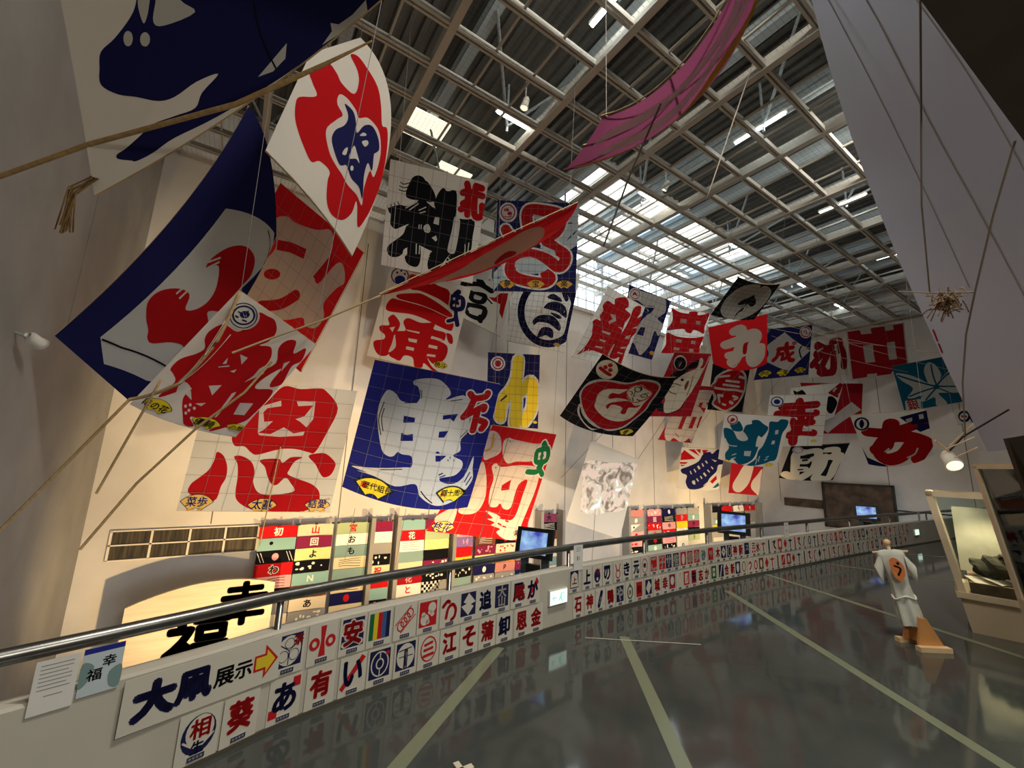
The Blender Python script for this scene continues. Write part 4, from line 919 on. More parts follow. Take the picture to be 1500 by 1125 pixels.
kite('white and navy kite with a bulging red character at far right', 'w', [(14.882, 4.647, 3.623), (15.520, 3.145, 3.735), (16.462, 3.304, 2.586), (16.061, 4.699, 2.259), (15.201, 3.896, 3.679), (15.991, 3.224, 3.160), (16.326, 4.004, 2.224), (15.471, 4.673, 2.941)], 0.12, 1.562, 1.649, None, [
  ('p',1,'n',0,'1012 191 1562 22 1562 678 1364 753'),
  ('p',1,'n',0,'0 1037 42 1401 492 1632 0 1649'),
  ('S',1,'r',297,'255 569 649 655 1091 576 1438 418'),
  ('S',1,'r',362,'816 381 732 638 570 1009'),
  ('S',1,'r',359,'364 1153 699 806 1158 887 1418 1210 1202 1523'),
  ('S',1,'r',336,'322 1151 463 1424 859 1366 1120 1107'),
  ('p',2,'w',0,'1130 271 1262 228 1248 352 1132 410'),
  ('p',2,'w',0,'1395 152 1484 134 1485 297 1396 313'),
  ('p',2,'w',0,'113 1211 206 1264 219 1377 117 1359'),
  ('s',2,'w',47,'497 1216 626 1123'),
  ('S',2,'w',41,'967 1442 1145 1390 1232 1254'),
  ('P',2,'W',0,'354 313 330 384 292 446 243 492 187 519 132 525 82 507 42 469 18 413 11 345 21 271 48 200 87 138 136 91 189 63 242 58 289 75 327 114 352 171 361 240'),
  ('S',3,'n',49,'330 310 311 367 279 416 237 453 191 474 143 478 100 464 66 432 45 387 37 333 45 274 67 217 100 167 141 130 186 108 231 104 272 119 305 150 327 196 336 251 330 310 311 367'),
  ('P',3,'n',0,'222 145 244 298 153 437 133 284')])
kite('black kite with cream 助, low against the back wall', 'k', [(22.772, 9.602, 3.196), (24.728, 7.846, 3.441), (25.873, 9.101, 1.650), (23.934, 10.791, 1.647), (23.750, 8.724, 3.318), (25.301, 8.473, 2.545), (24.910, 9.961, 1.561), (23.353, 10.197, 2.421)], 0.12, 2.606, 2.370, None, [
  ('S',1,'c',451,'751 514 407 570 555 1317 695 2170 224 2042'),
  ('S',1,'c',384,'751 514 1379 471 1536 1342 1419 1821 1018 2226'),
  ('S',1,'c',369,'698 1148 1073 1169'),
  ('S',1,'c',313,'770 1668 1142 1668'),
  ('S',1,'c',370,'1750 398 2142 410 2250 909'),
  ('S',1,'c',370,'1323 1004 1923 918 2413 740 2395 1395 2347 2216 1806 2201'),
  ('S',1,'c',368,'1786 835 1866 1496 1686 2201'),
  ('p',2,'k',0,'817 1023 1082 996 1109 1127 837 1158'),
  ('p',2,'k',0,'833 1416 1100 1382 1098 1489 836 1501'),
  ('p',2,'k',0,'770 1668 1046 1652 1034 1733 759 1752'),
  ('P',2,'W',0,'670 337 684 419 669 491 628 544 563 575 482 578 393 556 305 508 228 442 169 363 133 279 125 199 143 129 185 76 248 46 325 41 409 61 493 107 569 172 630 251'),
  ('S',3,'P',53,'622 331 632 396 619 452 584 494 531 518 465 520 392 502 321 465 258 413 211 350 182 284 175 221 191 166 226 125 277 101 341 98 410 114 479 150 541 202 590 264 622 331 632 396')])
kite('white kite with a large blue-green 湖', 'w', [(17.692, 9.952, 4.382), (19.690, 8.196, 4.262), (20.225, 9.165, 2.187), (18.391, 10.786, 2.429), (18.691, 9.074, 4.322), (19.958, 8.680, 3.225), (19.338, 9.987, 2.172), (18.041, 10.369, 3.406)], 0.12, 2.562, 2.293, None, [
  ('P',1,'t',0,'269 437 587 318 833 660 757 819 430 790'),
  ('P',1,'t',0,'46 740 430 790 742 1210 1129 1108 888 956 913 533 1146 422 1113 274 1353 225 1590 383 1832 568 1678 994 1516 952 1500 1416 1613 1461 1480 1978 1130 2243 867 2293 614 2112 367 2293 261 1957 386 1621 174 1288'),
  ('P',1,'t',0,'1810 276 2098 252 2212 127 2487 163 2508 451 2412 751 2424 1220 2437 1933 2196 2051 1948 2170 1425 2293 1246 2282 1588 1968 1641 1628 1796 1330 1873 741'),
  ('p',2,'w',0,'2117 630 2232 602 2253 793 2137 821'),
  ('p',2,'w',0,'2104 1111 2210 1101 2212 1265 2089 1275'),
  ('p',2,'w',0,'1057 1681 1351 1646 1331 1883 1074 1888'),
  ('P',2,'w',0,'667 918 861 809 1129 1108 991 1240 768 1206'),
  ('S',2,'w',46,'165 1226 370 1502 704 1510'),
  ('S',2,'w',39,'560 2124 716 2032'),
  ('S',2,'w',39,'566 1946 722 1857'),
  ('S',2,'w',38,'1620 2188 1641 1964'),
  ('S',2,'w',38,'1712 2070 1730 1845'),
  ('S',2,'w',39,'1971 1999 2067 1938'),
  ('S',2,'w',38,'2003 1884 2097 1822'),
  ('P',2,'W',0,'579 245 581 324 559 397 514 458 451 500 376 519 297 514 222 484 159 433 114 365 91 286 93 206 118 132 163 71 225 30 297 12 372 19 445 50 507 101 553 168'),
  ('S',3,'r',45,'531 261 532 325 515 385 479 434 430 468 371 483 308 479 249 454 199 412 163 357 144 294 145 229 164 169 200 120 249 87 306 72 366 78 424 103 473 144 510 199 531 261 532 325'),
  ('P',3,'r',0,'264 407 288 220 419 240 409 333'),
  ('F',3,'y',368,'2200 2196'),
  ('F',3,'y',229,'381 2262')], wires=(-2,))
kite('red kite with two white petals, hanging below the blue-green kite', 'd', [(21.924, 12.106, 2.611), (23.720, 11.329, 2.615), (23.759, 11.801, 0.667), (22.070, 12.483, 0.768), (22.822, 11.717, 2.613), (23.739, 11.565, 1.641), (22.914, 12.142, 0.718), (21.997, 12.295, 1.690)], 0.04, 1.890, 1.946, None, [
  ('P',1,'w',0,'841 324 1296 372 1309 851 1163 1405 737 1840 334 1801 219 1464 481 966'),
  ('P',1,'w',0,'1843 545 1613 898 1373 1254 1382 1591 1694 1836 1890 1887 1867 1082')])
kite('white kite with a navy shield over red rays', 'w', [(17.496, 12.012, 2.917), (19.555, 11.104, 2.916), (19.788, 11.653, 1.041), (17.781, 12.527, 1.047), (18.525, 11.558, 2.917), (19.672, 11.378, 1.979), (18.781, 12.122, 0.915), (17.638, 12.269, 1.982)], 0.12, 2.220, 1.964, None, [
  ('p',1,'r',0,'153 126 844 523 15 626 11 318'),
  ('p',1,'r',0,'343 87 667 73 1014 394'),
  ('p',1,'r',0,'732 70 991 58 1015 272'),
  ('p',1,'r',0,'1064 86 1387 72 1194 326'),
  ('p',1,'r',0,'0 721 459 692 331 790 1 801'),
  ('p',1,'r',0,'7 844 339 838 128 914'),
  ('p',1,'r',0,'1717 1571 1994 1283 2048 1470 1853 1667'),
  ('p',1,'t',0,'1874 1878 2132 1634 2220 1805 2069 1874'),
  ('P',2,'n',0,'110 1050 495 901 1005 638 1178 265 1476 160 1627 246 1832 21 2046 105 2061 354 2220 475 2212 726 2013 790 1969 1098 1700 1394 1532 1680 1275 1845 870 1914 592 1885 433 1616 478 1318 171 1228'),
  ('s',3,'w',58,'634 1102 722 1243'),
  ('s',3,'w',64,'833 1004 956 1145'),
  ('s',3,'w',101,'1014 848 1138 992'),
  ('s',3,'w',56,'1209 721 1315 867'),
  ('s',3,'w',56,'1357 594 1477 711'),
  ('P',3,'w',0,'784 1555 921 1519 964 1686 825 1665'),
  ('s',3,'w',62,'1018 1430 1127 1539'),
  ('s',3,'w',61,'1210 1310 1306 1422'),
  ('s',3,'w',86,'1358 1161 1502 1305'),
  ('s',3,'w',55,'1529 1010 1657 1128'),
  ('s',3,'w',55,'1691 857 1801 976'),
  ('p',3,'w',0,'1621 493 1916 575 1836 639'),
  ('s',3,'w',37,'1404 1734 1711 1512'),
  ('s',3,'w',37,'1539 1794 1780 1574')], wires=(-6,))
kite('narrow tall red kite with white rounded 西 bars', 'd', [(15.839, 10.447, 5.444), (18.292, 10.704, 5.712), (18.398, 12.085, 3.160), (15.691, 11.935, 3.154), (17.065, 10.576, 5.578), (18.345, 11.395, 4.436), (17.044, 12.010, 3.157), (15.765, 11.191, 4.299)], 0.06, 2.596, 2.820, (3, 9), [
  ('P',1,'w',0,'676 292 2596 180 2596 479 2596 1009 2062 1015 2576 1269 2596 1358 2596 2543 2596 2752 2454 2767 2253 2580 1979 2773 1620 2820 1063 2660 868 2820 558 2794 172 2411 0 1915 0 1612 593 1489 650 889'),
  ('p',2,'d',0,'888 856 1259 826 1332 1051 985 1052'),
  ('p',2,'d',0,'1851 808 2141 774 2180 1006 1911 1035'),
  ('p',2,'d',0,'2421 770 2596 772 2596 933'),
  ('p',2,'d',0,'988 1550 1350 1532 1375 2187 1062 2190'),
  ('p',2,'d',0,'1833 1524 2164 1508 2181 2099 1862 2114'),
  ('p',2,'d',0,'2399 1479 2572 1440 2580 2046 2458 2017'),
  ('S',2,'d',36,'1019 2415 1400 2589')], wires=(-3,))
kite('black kite with a red oval seal of white strokes', 'k', [(19.092, 11.212, 7.045), (21.193, 10.481, 7.081), (21.353, 11.121, 4.861), (19.355, 11.778, 4.855), (20.142, 10.847, 7.063), (21.273, 10.801, 5.971), (20.354, 11.450, 4.858), (19.223, 11.495, 5.950)], 0.12, 2.164, 2.296, None, [
  ('P',1,'w',0,'198 876 277 627 637 357 1090 149 1583 110 1976 349 2109 733 2110 1277 1886 1841 1462 2214 1051 2296 619 2219 235 1999 321 1652 0 1185'),
  ('P',2,'r',0,'335 917 461 615 765 396 1176 241 1557 211 1882 407 2018 790 2008 1286 1776 1849 1338 2149 1042 2241 675 2119 354 1943 513 1642 110 1125'),
  ('S',3,'w',115,'0 1157 1016 1219 1575 1201 2029 1259'),
  ('S',3,'w',107,'461 615 1089 520'),
  ('S',3,'w',114,'984 776 1706 793'),
  ('S',3,'w',115,'852 984 1753 1022'),
  ('S',3,'w',132,'1696 521 1972 572'),
  ('S',3,'w',143,'598 1540 879 1548'),
  ('S',3,'w',132,'640 1635 722 1874'),
  ('S',3,'w',114,'1514 1526 1767 1579 1590 1692'),
  ('S',3,'w',97,'910 1959 1092 1996'),
  ('S',3,'w',158,'1376 1831 1495 1871')])
kite('black kite with a red round doll and a bearded face inside a white outline', 'k', [(8.577, 8.354, 5.098), (11.173, 7.780, 4.693), (11.329, 9.638, 2.947), (8.610, 10.271, 3.443), (9.935, 8.075, 4.684), (11.400, 8.580, 3.960), (9.857, 10.067, 3.022), (8.594, 9.312, 4.271)], 0.12, 2.762, 2.544, (8, 8), [
  ('P',1,'w',0,'343 1784 122 1507 97 1254 148 1019 313 818 546 680 882 601 1175 555 1363 446 1513 274 1796 186 2141 240 2371 456 2453 809 2449 1185 2480 1534 2372 1911 2279 2200 2092 2356 1830 2422 1543 2385 1334 2506 1029 2429 642 2255 437 2084 329 1868'),
  ('P',2,'r',0,'438 1818 194 1510 148 1227 250 1023 449 827 755 701 1113 655 1360 539 1564 352 1862 292 2128 339 2338 505 2386 857 2392 1190 2424 1539 2317 1916 2200 2173 2046 2294 1785 2363 1521 2357 1167 2244 824 2109'),
  ('P',2,'k',0,'424 1900 643 2106 978 2270 1253 2358 1487 2398 1290 2450 986 2374 698 2231 498 2056'),
  ('P',3,'c',0,'763 1535 669 1300 720 1082 919 942 1295 828 1483 724 1654 490 1900 569 2228 742 2280 995 2246 1246 2259 1555 2218 1855 2032 2021 1718 2057 1345 1984 1002 1830 828 1702'),
  ('P',4,'r',0,'1008 1215 1046 1081 1280 1045 1369 891 1449 866 1565 1090 1789 1242 1607 1202 1304 1223 1112 1320'),
  ('P',4,'r',0,'1169 1593 1255 1434 1545 1298 1762 1248 2038 1394 2181 1334 2138 1457 1947 1487 1887 1536 1938 1750 1780 1742 1724 1568 1549 1493 1310 1515 1299 1687'),
  ('P',4,'R',0,'1420 918 1405 704 1491 540 1736 515 2038 635 2266 782 2280 995 2146 1178 1916 1297 1766 1207 1578 1086'),
  ('P',4,'r',0,'1754 439 1941 420 2161 570 2174 705 1900 569'),
  ('P',5,'c',0,'1460 907 1456 732 1543 570 1733 562 2033 681 2222 787 2228 959 2112 1122 1907 1259 1756 1168 1582 1043'),
  ('S',6,'k',32,'1792 685 1809 720 1815 754 1809 783 1793 805 1767 817 1735 818 1699 809 1663 791 1631 765 1605 733 1588 699 1582 666 1587 636 1602 613 1628 600 1660 597 1696 606 1733 625 1766 652 1792 685 1809 720'),
  ('S',6,'k',29,'1693 550 1798 638 1832 744'),
  ('S',6,'k',28,'2165 925 2173 948 2170 969 2157 988 2134 1002 2105 1010 2072 1012 2038 1007 2006 995 1980 979 1962 958 1954 936 1956 914 1969 894 1991 879 2020 870 2054 868 2089 874 2121 886 2147 904 2165 925 2173 948'),
  ('S',6,'k',28,'1923 966 2032 837 2164 795'),
  ('S',6,'k',27,'1503 851 1608 865 1653 983'),
  ('S',6,'k',27,'1751 1086 1871 1226'),
  ('S',6,'k',34,'1934 1132 2079 1168'),
  ('S',6,'k',24,'1689 844 1731 1007 1797 1013'),
  ('P',4,'c',0,'641 190 693 295 714 407 699 512 650 598 571 659 471 689 362 688 256 656 165 599 97 520 57 427 49 328 70 230 119 144 190 76 277 34 374 23 473 46 565 104'),
  ('P',5,'r',0,'425 137 434 157 437 180 432 201 421 220 405 235 384 244 362 246 340 241 321 230 306 214 298 194 296 173 300 151 311 132 328 117 348 108 369 105 391 110 410 121'),
  ('P',5,'r',0,'334 272 344 292 347 313 344 333 335 351 321 363 303 370 283 371 264 365 246 353 232 337 223 317 220 296 223 276 232 259 246 246 263 239 283 238 302 243 320 255'),
  ('P',5,'r',0,'518 287 528 308 532 331 529 352 518 370 503 384 483 391 461 391 439 385 420 372 404 355 395 335 392 313 395 292 405 274 421 260 440 252 462 251 483 257 503 270'),
  ('S',5,'r',113,'177 408 360 447 554 475'),
  ('F',3,'y',463,'2423 2376'),
  ('T暖',4,'k',154,'2409 2377')])
kite('red kite with a pale scowling face in profile and a round crest', 'd', [(12.424, 8.668, 5.912), (14.718, 8.676, 6.260), (15.118, 9.910, 3.993), (12.548, 10.055, 3.767), (13.571, 8.672, 6.086), (14.918, 9.293, 5.127), (13.833, 9.982, 3.880), (12.486, 9.361, 4.840)], 0.08, 2.452, 2.584, (4, 8), [
  ('P',1,'k',0,'415 964 588 769 1061 648 1505 321 1861 290 1785 549 1389 681 1096 966 748 1086'),
  ('P',1,'k',0,'344 2189 424 2031 742 2115 796 2353 531 2351'),
  ('P',2,'c',0,'434 1594 543 1241 871 1087 1164 886 1533 717 1856 566 1794 194 2010 226 2101 419 2043 579 2257 530 2326 100 2394 213 2197 1088 2006 1619 1821 1947 1625 2271 1148 2433 866 2393 715 2115 680 1877'),
  ('P',3,'k',0,'1352 1082 1357 1099 1353 1115 1340 1127 1319 1136 1292 1139 1262 1137 1231 1129 1203 1117 1180 1102 1165 1085 1159 1068 1163 1052 1176 1040 1198 1031 1225 1028 1256 1031 1287 1038 1315 1050 1337 1065'),
  ('P',3,'D',0,'1533 1317 1595 1115 1699 1151 1718 1350 1658 1512'),
  ('S',3,'D',34,'573 1479 880 1602 1208 1681'),
  ('S',3,'D',29,'668 1243 971 1245 1308 1322'),
  ('S',3,'D',29,'645 1401 923 1364'),
  ('S',3,'D',28,'1793 907 1880 1344 1827 1706'),
  ('S',3,'k',37,'1021 2512 1401 2393 1733 2270 1837 1987'),
  ('S',3,'D',24,'2338 119 2230 927 2059 1496'),
  ('P',2,'W',0,'1075 391 1125 485 1129 571 1086 641 1001 686 883 702 741 688 590 644 445 577 321 493 231 401 183 310 181 227 224 161 307 118 423 101 561 112 710 151 856 215 982 298'),
  ('P',3,'k',0,'1028 411 1070 491 1073 564 1037 623 964 661 863 674 742 662 613 626 490 569 384 498 307 420 266 342 264 272 301 216 372 179 472 164 591 174 719 208 842 262 949 332'),
  ('P',3,'W',0,'899 473 923 516 926 556 909 588 872 608 819 616 756 609 689 589 624 558 568 519 526 476 502 433 499 395 516 364 553 343 605 336 668 342 735 361 800 391 857 429'),
  ('S',3,'W',29,'301 305 422 342'),
  ('S',3,'W',29,'427 227 502 283'),
  ('S',3,'W',29,'605 216 644 281'),
  ('S',3,'W',30,'872 316 819 344')])
kite('plain white kite used as a screen for a projected crowd scene', 'w', [(10.276, 10.560, 2.766), (12.664, 10.535, 2.200), (11.971, 10.849, -0.643), (9.476, 10.907, 0.086), (11.470, 10.548, 2.483), (12.318, 10.692, 0.779), (10.724, 10.878, -0.279), (9.876, 10.734, 1.426)], 0.06, 2.527, 2.881, None, [
  ('P',1,'Z',0,'22 776 1233 482 2470 169 2527 667 2517 1387 2443 1897 1686 2141 1286 2338 634 2434 423 2299 242 1603')])
kite('long red kite with a pale oval, seen almost edge-on across the other kites', 'r', [(1.455, 5.714, 4.160), (4.659, 5.131, 6.599), (4.818, 6.272, 6.472), (2.632, 6.578, 4.999), (2.882, 5.559, 5.284), (4.808, 5.662, 6.507), (3.705, 6.478, 5.561), (2.044, 6.146, 4.580)], 0.03, 3.361, 1.422, None, [
  ('P',1,'b',0,'0 1205 373 833 1100 648 1599 405 2110 241 2442 120 2700 204 2853 465 2927 940 2770 1243 2053 1245 1329 1275 680 1122 0 1331'),
  ('P',2,'r',0,'1774 1063 1978 820 2145 773 2324 1006 2296 1164 2052 1129 1800 1222')])
kite('long violet and white striped kite, curling up under the ceiling', 'v', [(3.293, 3.200, 6.182), (3.646, 1.602, 6.846), (4.217, 1.622, 7.252), (3.387, 4.034, 5.987), (3.575, 2.390, 6.254), (3.931, 1.612, 7.049), (4.166, 2.663, 6.294), (3.369, 3.600, 6.077)], 0.03, 2.307, 0.781, None, [
  ('P',1,'w',0,'108 418 253 235 668 203 1101 260 1550 256 1988 222 2278 0 2292 156 2018 382 1602 386 1127 392 686 392 342 359'),
  ('P',1,'w',0,'205 611 463 507 778 533 1192 528 1686 424 2129 383 2281 355 2290 476 2120 512 1691 536 1211 654 822 697 534 671'),
  ('P',1,'o',0,'55 745 247 723 469 781 733 781 1158 747 1617 607 2092 682 2287 576 2293 684 2104 774 1619 736 1171 781 791 781 505 781')])
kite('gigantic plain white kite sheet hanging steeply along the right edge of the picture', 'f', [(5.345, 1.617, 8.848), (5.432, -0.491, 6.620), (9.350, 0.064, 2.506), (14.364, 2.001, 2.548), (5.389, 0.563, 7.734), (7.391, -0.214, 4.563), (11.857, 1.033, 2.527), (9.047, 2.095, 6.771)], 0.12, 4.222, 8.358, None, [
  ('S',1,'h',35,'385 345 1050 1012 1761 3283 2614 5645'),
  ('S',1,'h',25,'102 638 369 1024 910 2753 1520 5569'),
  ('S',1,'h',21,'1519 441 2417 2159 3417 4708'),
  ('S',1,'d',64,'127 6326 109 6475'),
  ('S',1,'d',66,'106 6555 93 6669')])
kite('small white kite with a round navy crest, below the teal leaf kite', 'w', [(22.745, 3.881, 4.448), (23.870, 3.505, 4.635), (23.983, 3.434, 4.160), (22.860, 3.812, 3.957), (23.308, 3.693, 4.542), (23.927, 3.469, 4.398), (23.421, 3.623, 4.059), (22.802, 3.847, 4.203)], 0.03, 1.202, 0.501, None, [
  ('S',1,'n',86,'816 263 767 317 690 361 596 394 496 410 402 409 322 391 261 358 225 314 217 261 239 206 287 154 354 108 436 75 526 57 619 57 706 74 776 107 821 152 835 206 816 263 767 317'),
  ('s',1,'r',78,'384 219 693 250'),
  ('s',1,'r',69,'594 132 468 336'),
  ('p',1,'n',0,'826 191 1202 162 1202 496 776 501')])

# ---------------------------------------------------------------- ropes and hanging lines
ROPE = noisy('straw_rope', (.34, .22, .09), (.46, .31, .14), 30, .9, stretch=(1, 1, 1))
CORD = mat('grey_cord', (.22, .19, .15), .9)
WIRE = mat('pale_line', (.55, .50, .42), .8)
def rope(name, label, pts, r, m=ROPE, s=.0, cat='rope'):
    p = []
    for a, b in zip(pts, pts[1:]): p += sag(a, b, 8, s)[(1 if p else 0):]
    bm = bmesh.new(); org = Vector(pts[0]); tube(bm, [q - org for q in p], [r * (1 - .75 * max(0, i / len(p) - .6) / .4) for i in range(len(p))] if 'crossing the top left' in label else r, 7)
    return tag(link(name, bm, m, loc=org), label, cat)
rope('straw_rope', 'thick straw rope crossing the top left corner and tied under the navy beast kite', [(-1.794, 4.261, 3.588), (-1.124, 3.797, 3.968), (-0.287, 3.022, 4.159), (0.171, 2.567, 4.364), (0.389, 2.349, 4.477)], .016)
rope('straw_rope', 'straw rope running from the left picture edge up to the crowded red character kite', [(-1.985, 6.765, 0.875), (-1.051, 6.344, 2.450)], .016)
rope('straw_rope', 'loose straw rope tail hanging left of the yellow fan on the red character kite', [(-1.187, 6.489, 1.397), (-0.791, 6.179, 2.694)], .013)
rope('straw_rope', 'straw rope slanting down to the strip window from the red character kite', [(-1.146, 6.092, 0.879), (-0.813, 6.092, 1.532), (-0.365, 6.017, 2.176), (0.030, 6.022, 2.625), (0.277, 6.194, 3.086)], .014)
rope('bridle_rope', 'bundle of straw strings gathered across the red character kite', [(-1.051, 6.344, 2.450), (-0.621, 6.135, 2.663), (-0.326, 6.002, 3.203), (-0.186, 6.003, 3.869)], .020, s=.05)
for k, (a, b) in enumerate((((-0.618, 6.110, 2.660), (-0.276, 5.914, 3.448)), ((-0.618, 6.110, 2.660), (-0.202, 5.959, 3.304)), ((-0.418, 5.984, 3.014), (-0.177, 6.001, 3.853)))):
    rope('bridle_string', ('thin string sagging %s over the red character kite') % ('lowest', 'in the middle', 'highest')[k], [a, b], .004, WIRE, .08, 'string')
rope('bamboo_pole', 'bamboo pole of the edge-on red kite, running down to the red character kite', [(-0.154, 5.803, 3.049), (0.204, 5.874, 3.313), (0.747, 5.806, 3.650), (1.442, 5.666, 4.141)], .013, BAMBOO, cat='pole')
bm = bmesh.new(); o_ = Vector((-1.063, 3.863, 3.768)); e1 = Vector((-1.160, 3.893, 3.647)) - o_; e2 = Vector((-1.195, 3.978, 3.373)) - o_
for k in range(14):
    j = [Vector((random.gauss(0, .016), random.gauss(0, .016), random.gauss(0, .016))) for q in range(3)]; tube(bm, [j[0] * .5, e1 + j[1], e2 + j[2] * (1 + k / 7)], .005, 5)
tag(link('straw_bunch', bm, ROPE, loc=o_), 'straw bunch hanging from the lower corner of the navy beast kite', 'straw bunch')
rope('bamboo_pole', 'thin dark pole hanging from the violet striped kite below the grid', [(3.716, 2.654, 6.187), (3.616, 3.028, 5.472), (3.657, 3.539, 4.703)], .012, CORD, cat='pole')
rope('pale_string', 'pale string hanging through the ceiling grid right of the violet kite', [(7.389, 3.181, 9.700), (7.468, 4.326, 7.398)], .012, WIRE, cat='string')
rope('dark_rope', 'straight dark rope dropping down the giant white sheet', [(4.051, 0.494, 5.732), (4.550, 0.663, 5.152), (5.461, 0.918, 4.611), (6.591, 1.159, 4.040)], .008, CORD)
rope('dark_rope', 'dark rope bending from the brown soffit down the giant white sheet', [(4.987, 0.249, 4.638), (5.498, 0.481, 4.286), (6.170, 0.757, 3.809), (6.867, 0.968, 3.548), (7.484, 1.153, 3.097), (8.042, 1.297, 2.459)], .009, CORD)
rope('dark_rope', 'short dark rope stretched level from the ceiling grid to the straw tuft', [(6.665, 1.444, 4.182), (6.372, 1.076, 3.963), (6.170, 0.757, 3.809)], .008, CORD)
bm = bmesh.new(); o_ = Vector((6.340, 1.000, 3.857))
for k in range(110):
    a = Vector((random.gauss(0, .05), random.gauss(0, .05), random.gauss(-.02, .05))); b = a + Vector((random.gauss(0, .055), random.gauss(0, .055), random.gauss(-.05, .05)))
    tube(bm, [a, (a + b) / 2 + Vector((0, 0, .015)), b], .006, 5)
tag(link('straw_tuft', bm, noisy('brown_straw', (.17, .10, .05), (.26, .16, .08), 20, .95), loc=o_), 'brown straw tuft tied to the level rope before the giant white sheet', 'straw tuft')
for k, (a, b, r, lab) in enumerate((((0.820, 9.846, 2.041), (0.648, 9.200, 0.235), .012, 'pair of tail ropes hanging from the middle of the big red 恩 kite'), ((4.764, 7.838, 9.700), (4.502, 7.404, 7.222), .004, 'thin cord dropping from the ceiling above the snake character kite'),
        ((5.551, 11.719, 7.164), (4.881, 13.220, 4.439), .008, 'taut cord slanting between the 三浦 kite and the wall'), ((11.499, 11.168, 3.134), (11.204, 13.220, 1.379), .008, 'taut cord slanting down left of the projection screen'),
        ((5.267, 8.098, 2.485), (4.909, 8.647, 0.024), .008, 'taut cord across the lower red kite'), ((13.191, 9.677, 3.749), (15.892, 13.220, 2.308), .009, 'taut cord from the red samurai kite to the projection screen'),
        ((9.685, 9.768, 0.593), (9.849, 10.113, -1.401), .008, 'cord hanging below the projection screen'), ((2.353, 9.534, 0.815), (2.317, 9.803, -0.268), .006, 'cord hanging under the left end of the deep blue kite'), ((3.264, 8.927, 0.856), (3.226, 9.296, -0.661), .006, 'cord hanging under the middle of the deep blue kite'))):
    rope('hanging_cord', lab, [a, b], r, CORD if k else ROPE, .0, 'cord')
for k, (a, lab) in enumerate((((14.380, 6.437, 7.091), 'upper'), ((14.405, 6.462, 6.911), 'second'), ((14.474, 6.468, 6.687), 'third'), ((14.587, 6.454, 6.420), 'lowest'))):
    b = ((21.753, 3.149, 5.653), (21.251, 3.329, 6.312), (19.989, 4.113, 6.499), (19.899, 4.366, 5.644))[k]
    rope('bridle_string', lab + ' of the pale strings fanning right over the diamond and 中 kites', [a, b], .005, WIRE, .02, 'string')

# ---------------------------------------------------------------- parapet posters
def ordinal(n):
    return ('first second third fourth fifth sixth seventh eighth ninth tenth eleventh twelfth thirteenth fourteenth fifteenth sixteenth seventeenth eighteenth nineteenth'.split() + ['twentieth'])[n - 1] if n <= 20 else (('twenty-', 'thirty-', 'forty-', 'fifty-')[n // 10 - 2] + ordinal(n % 10) if n % 10 else ('twentieth', 'thirtieth', 'fortieth', 'fiftieth')[n // 10 - 2])
CAP = mat('caption_navy', (.03, .035, .10), .6); TICK = mat('caption_tick', (.5, .5, .5), .6)
GLOSS = {}
def gm(c):
    if c not in GLOSS: GLOSS[c] = mat('poster_' + c, PAL[c], .38, spec=.45)
    return GLOSS[c]
PAL['Q'] = (.66, .63, .53)
def frame_at(x, z, off=.004):
    p, d = par(x); nn = Vector((d.y, -d.x, 0))                            # towards the visitors
    return Matrix(((d.x, 0, nn.x, p.x + nn.x * off), (d.y, 0, nn.y, p.y + nn.y * off), (0, 1, 0, z), (0, 0, 0, 1)))
def panel(name, W, H, P, mw, parent=None, gap=.0007):
    bm = P.bm
    for v in bm.verts: v.co = Vector(((v.co.x - W / 2) / 1000, (H / 2 - v.co.y) / 1000, .003 + gap * v[P.lv]))
    i = len(P.cols); P.cols.append('Q')
    box(bm, -W / 2000, W / 2000, -H / 2000, H / 2000, 0, .003, i)
    return link(name, bm, [gm(c) for c in P.cols], parent, mw=mw)
def draw(P, code, W, H):
    """poster motif; code is a list of small commands in a 100 x 130 frame"""
    sx, sy = W / 100, H / 130
    for c in code.split(';'):
        t = c.split()
        if not t: continue
        k = t[0]
        if k == 'bg': P.face([(8 * sx, 8 * sy), (92 * sx, 8 * sy), (92 * sx, 106 * sy), (8 * sx, 106 * sy)], 1, t[1])
        elif k == 'T':                                                   # T colour string [outline]
            if len(t) > 3: P.text(t[2], 50 * sx, 57 * sy, 1, 2, t[3], .085, fitw=88 * sx, fith=98 * sy)
            P.text(t[2], 50 * sx, 57 * sy, 1, 3, t[1], .05, fitw=74 * sx, fith=88 * sy)
        elif k == 't':                                                   # t colour string x y size
            P.text(t[2], float(t[3]) * sx, float(t[4]) * sy, float(t[5]) * sx, 5, t[1], .03)
        elif k == 'c': P.circ(float(t[2]) * sx, float(t[3]) * sy, float(t[4]) * sx, float(t[5]) * sy, float(t[6]) if len(t) > 6 else 2, t[1])
        elif k == 'o': P.ring(float(t[2]) * sx, float(t[3]) * sy, float(t[4]) * sx, float(t[5]) * sy, float(t[6]) * sx, 3, t[1])
        elif k == 's': P.stroke([(float(a) * sx, float(b) * sy) for a, b in (q.split(',') for q in t[3:])], float(t[2]) * sx, 3, t[1])
        elif k == 'S': P.stroke([(float(a) * sx, float(b) * sy) for a, b in (q.split(',') for q in t[3:])], float(t[2]) * sx, 4, t[1])
        elif k in 'pP': P.poly([(float(a) * sx, float(b) * sy) for a, b in (q.split(',') for q in t[2:])], 2 if k == 'p' else 4, t[1], False)
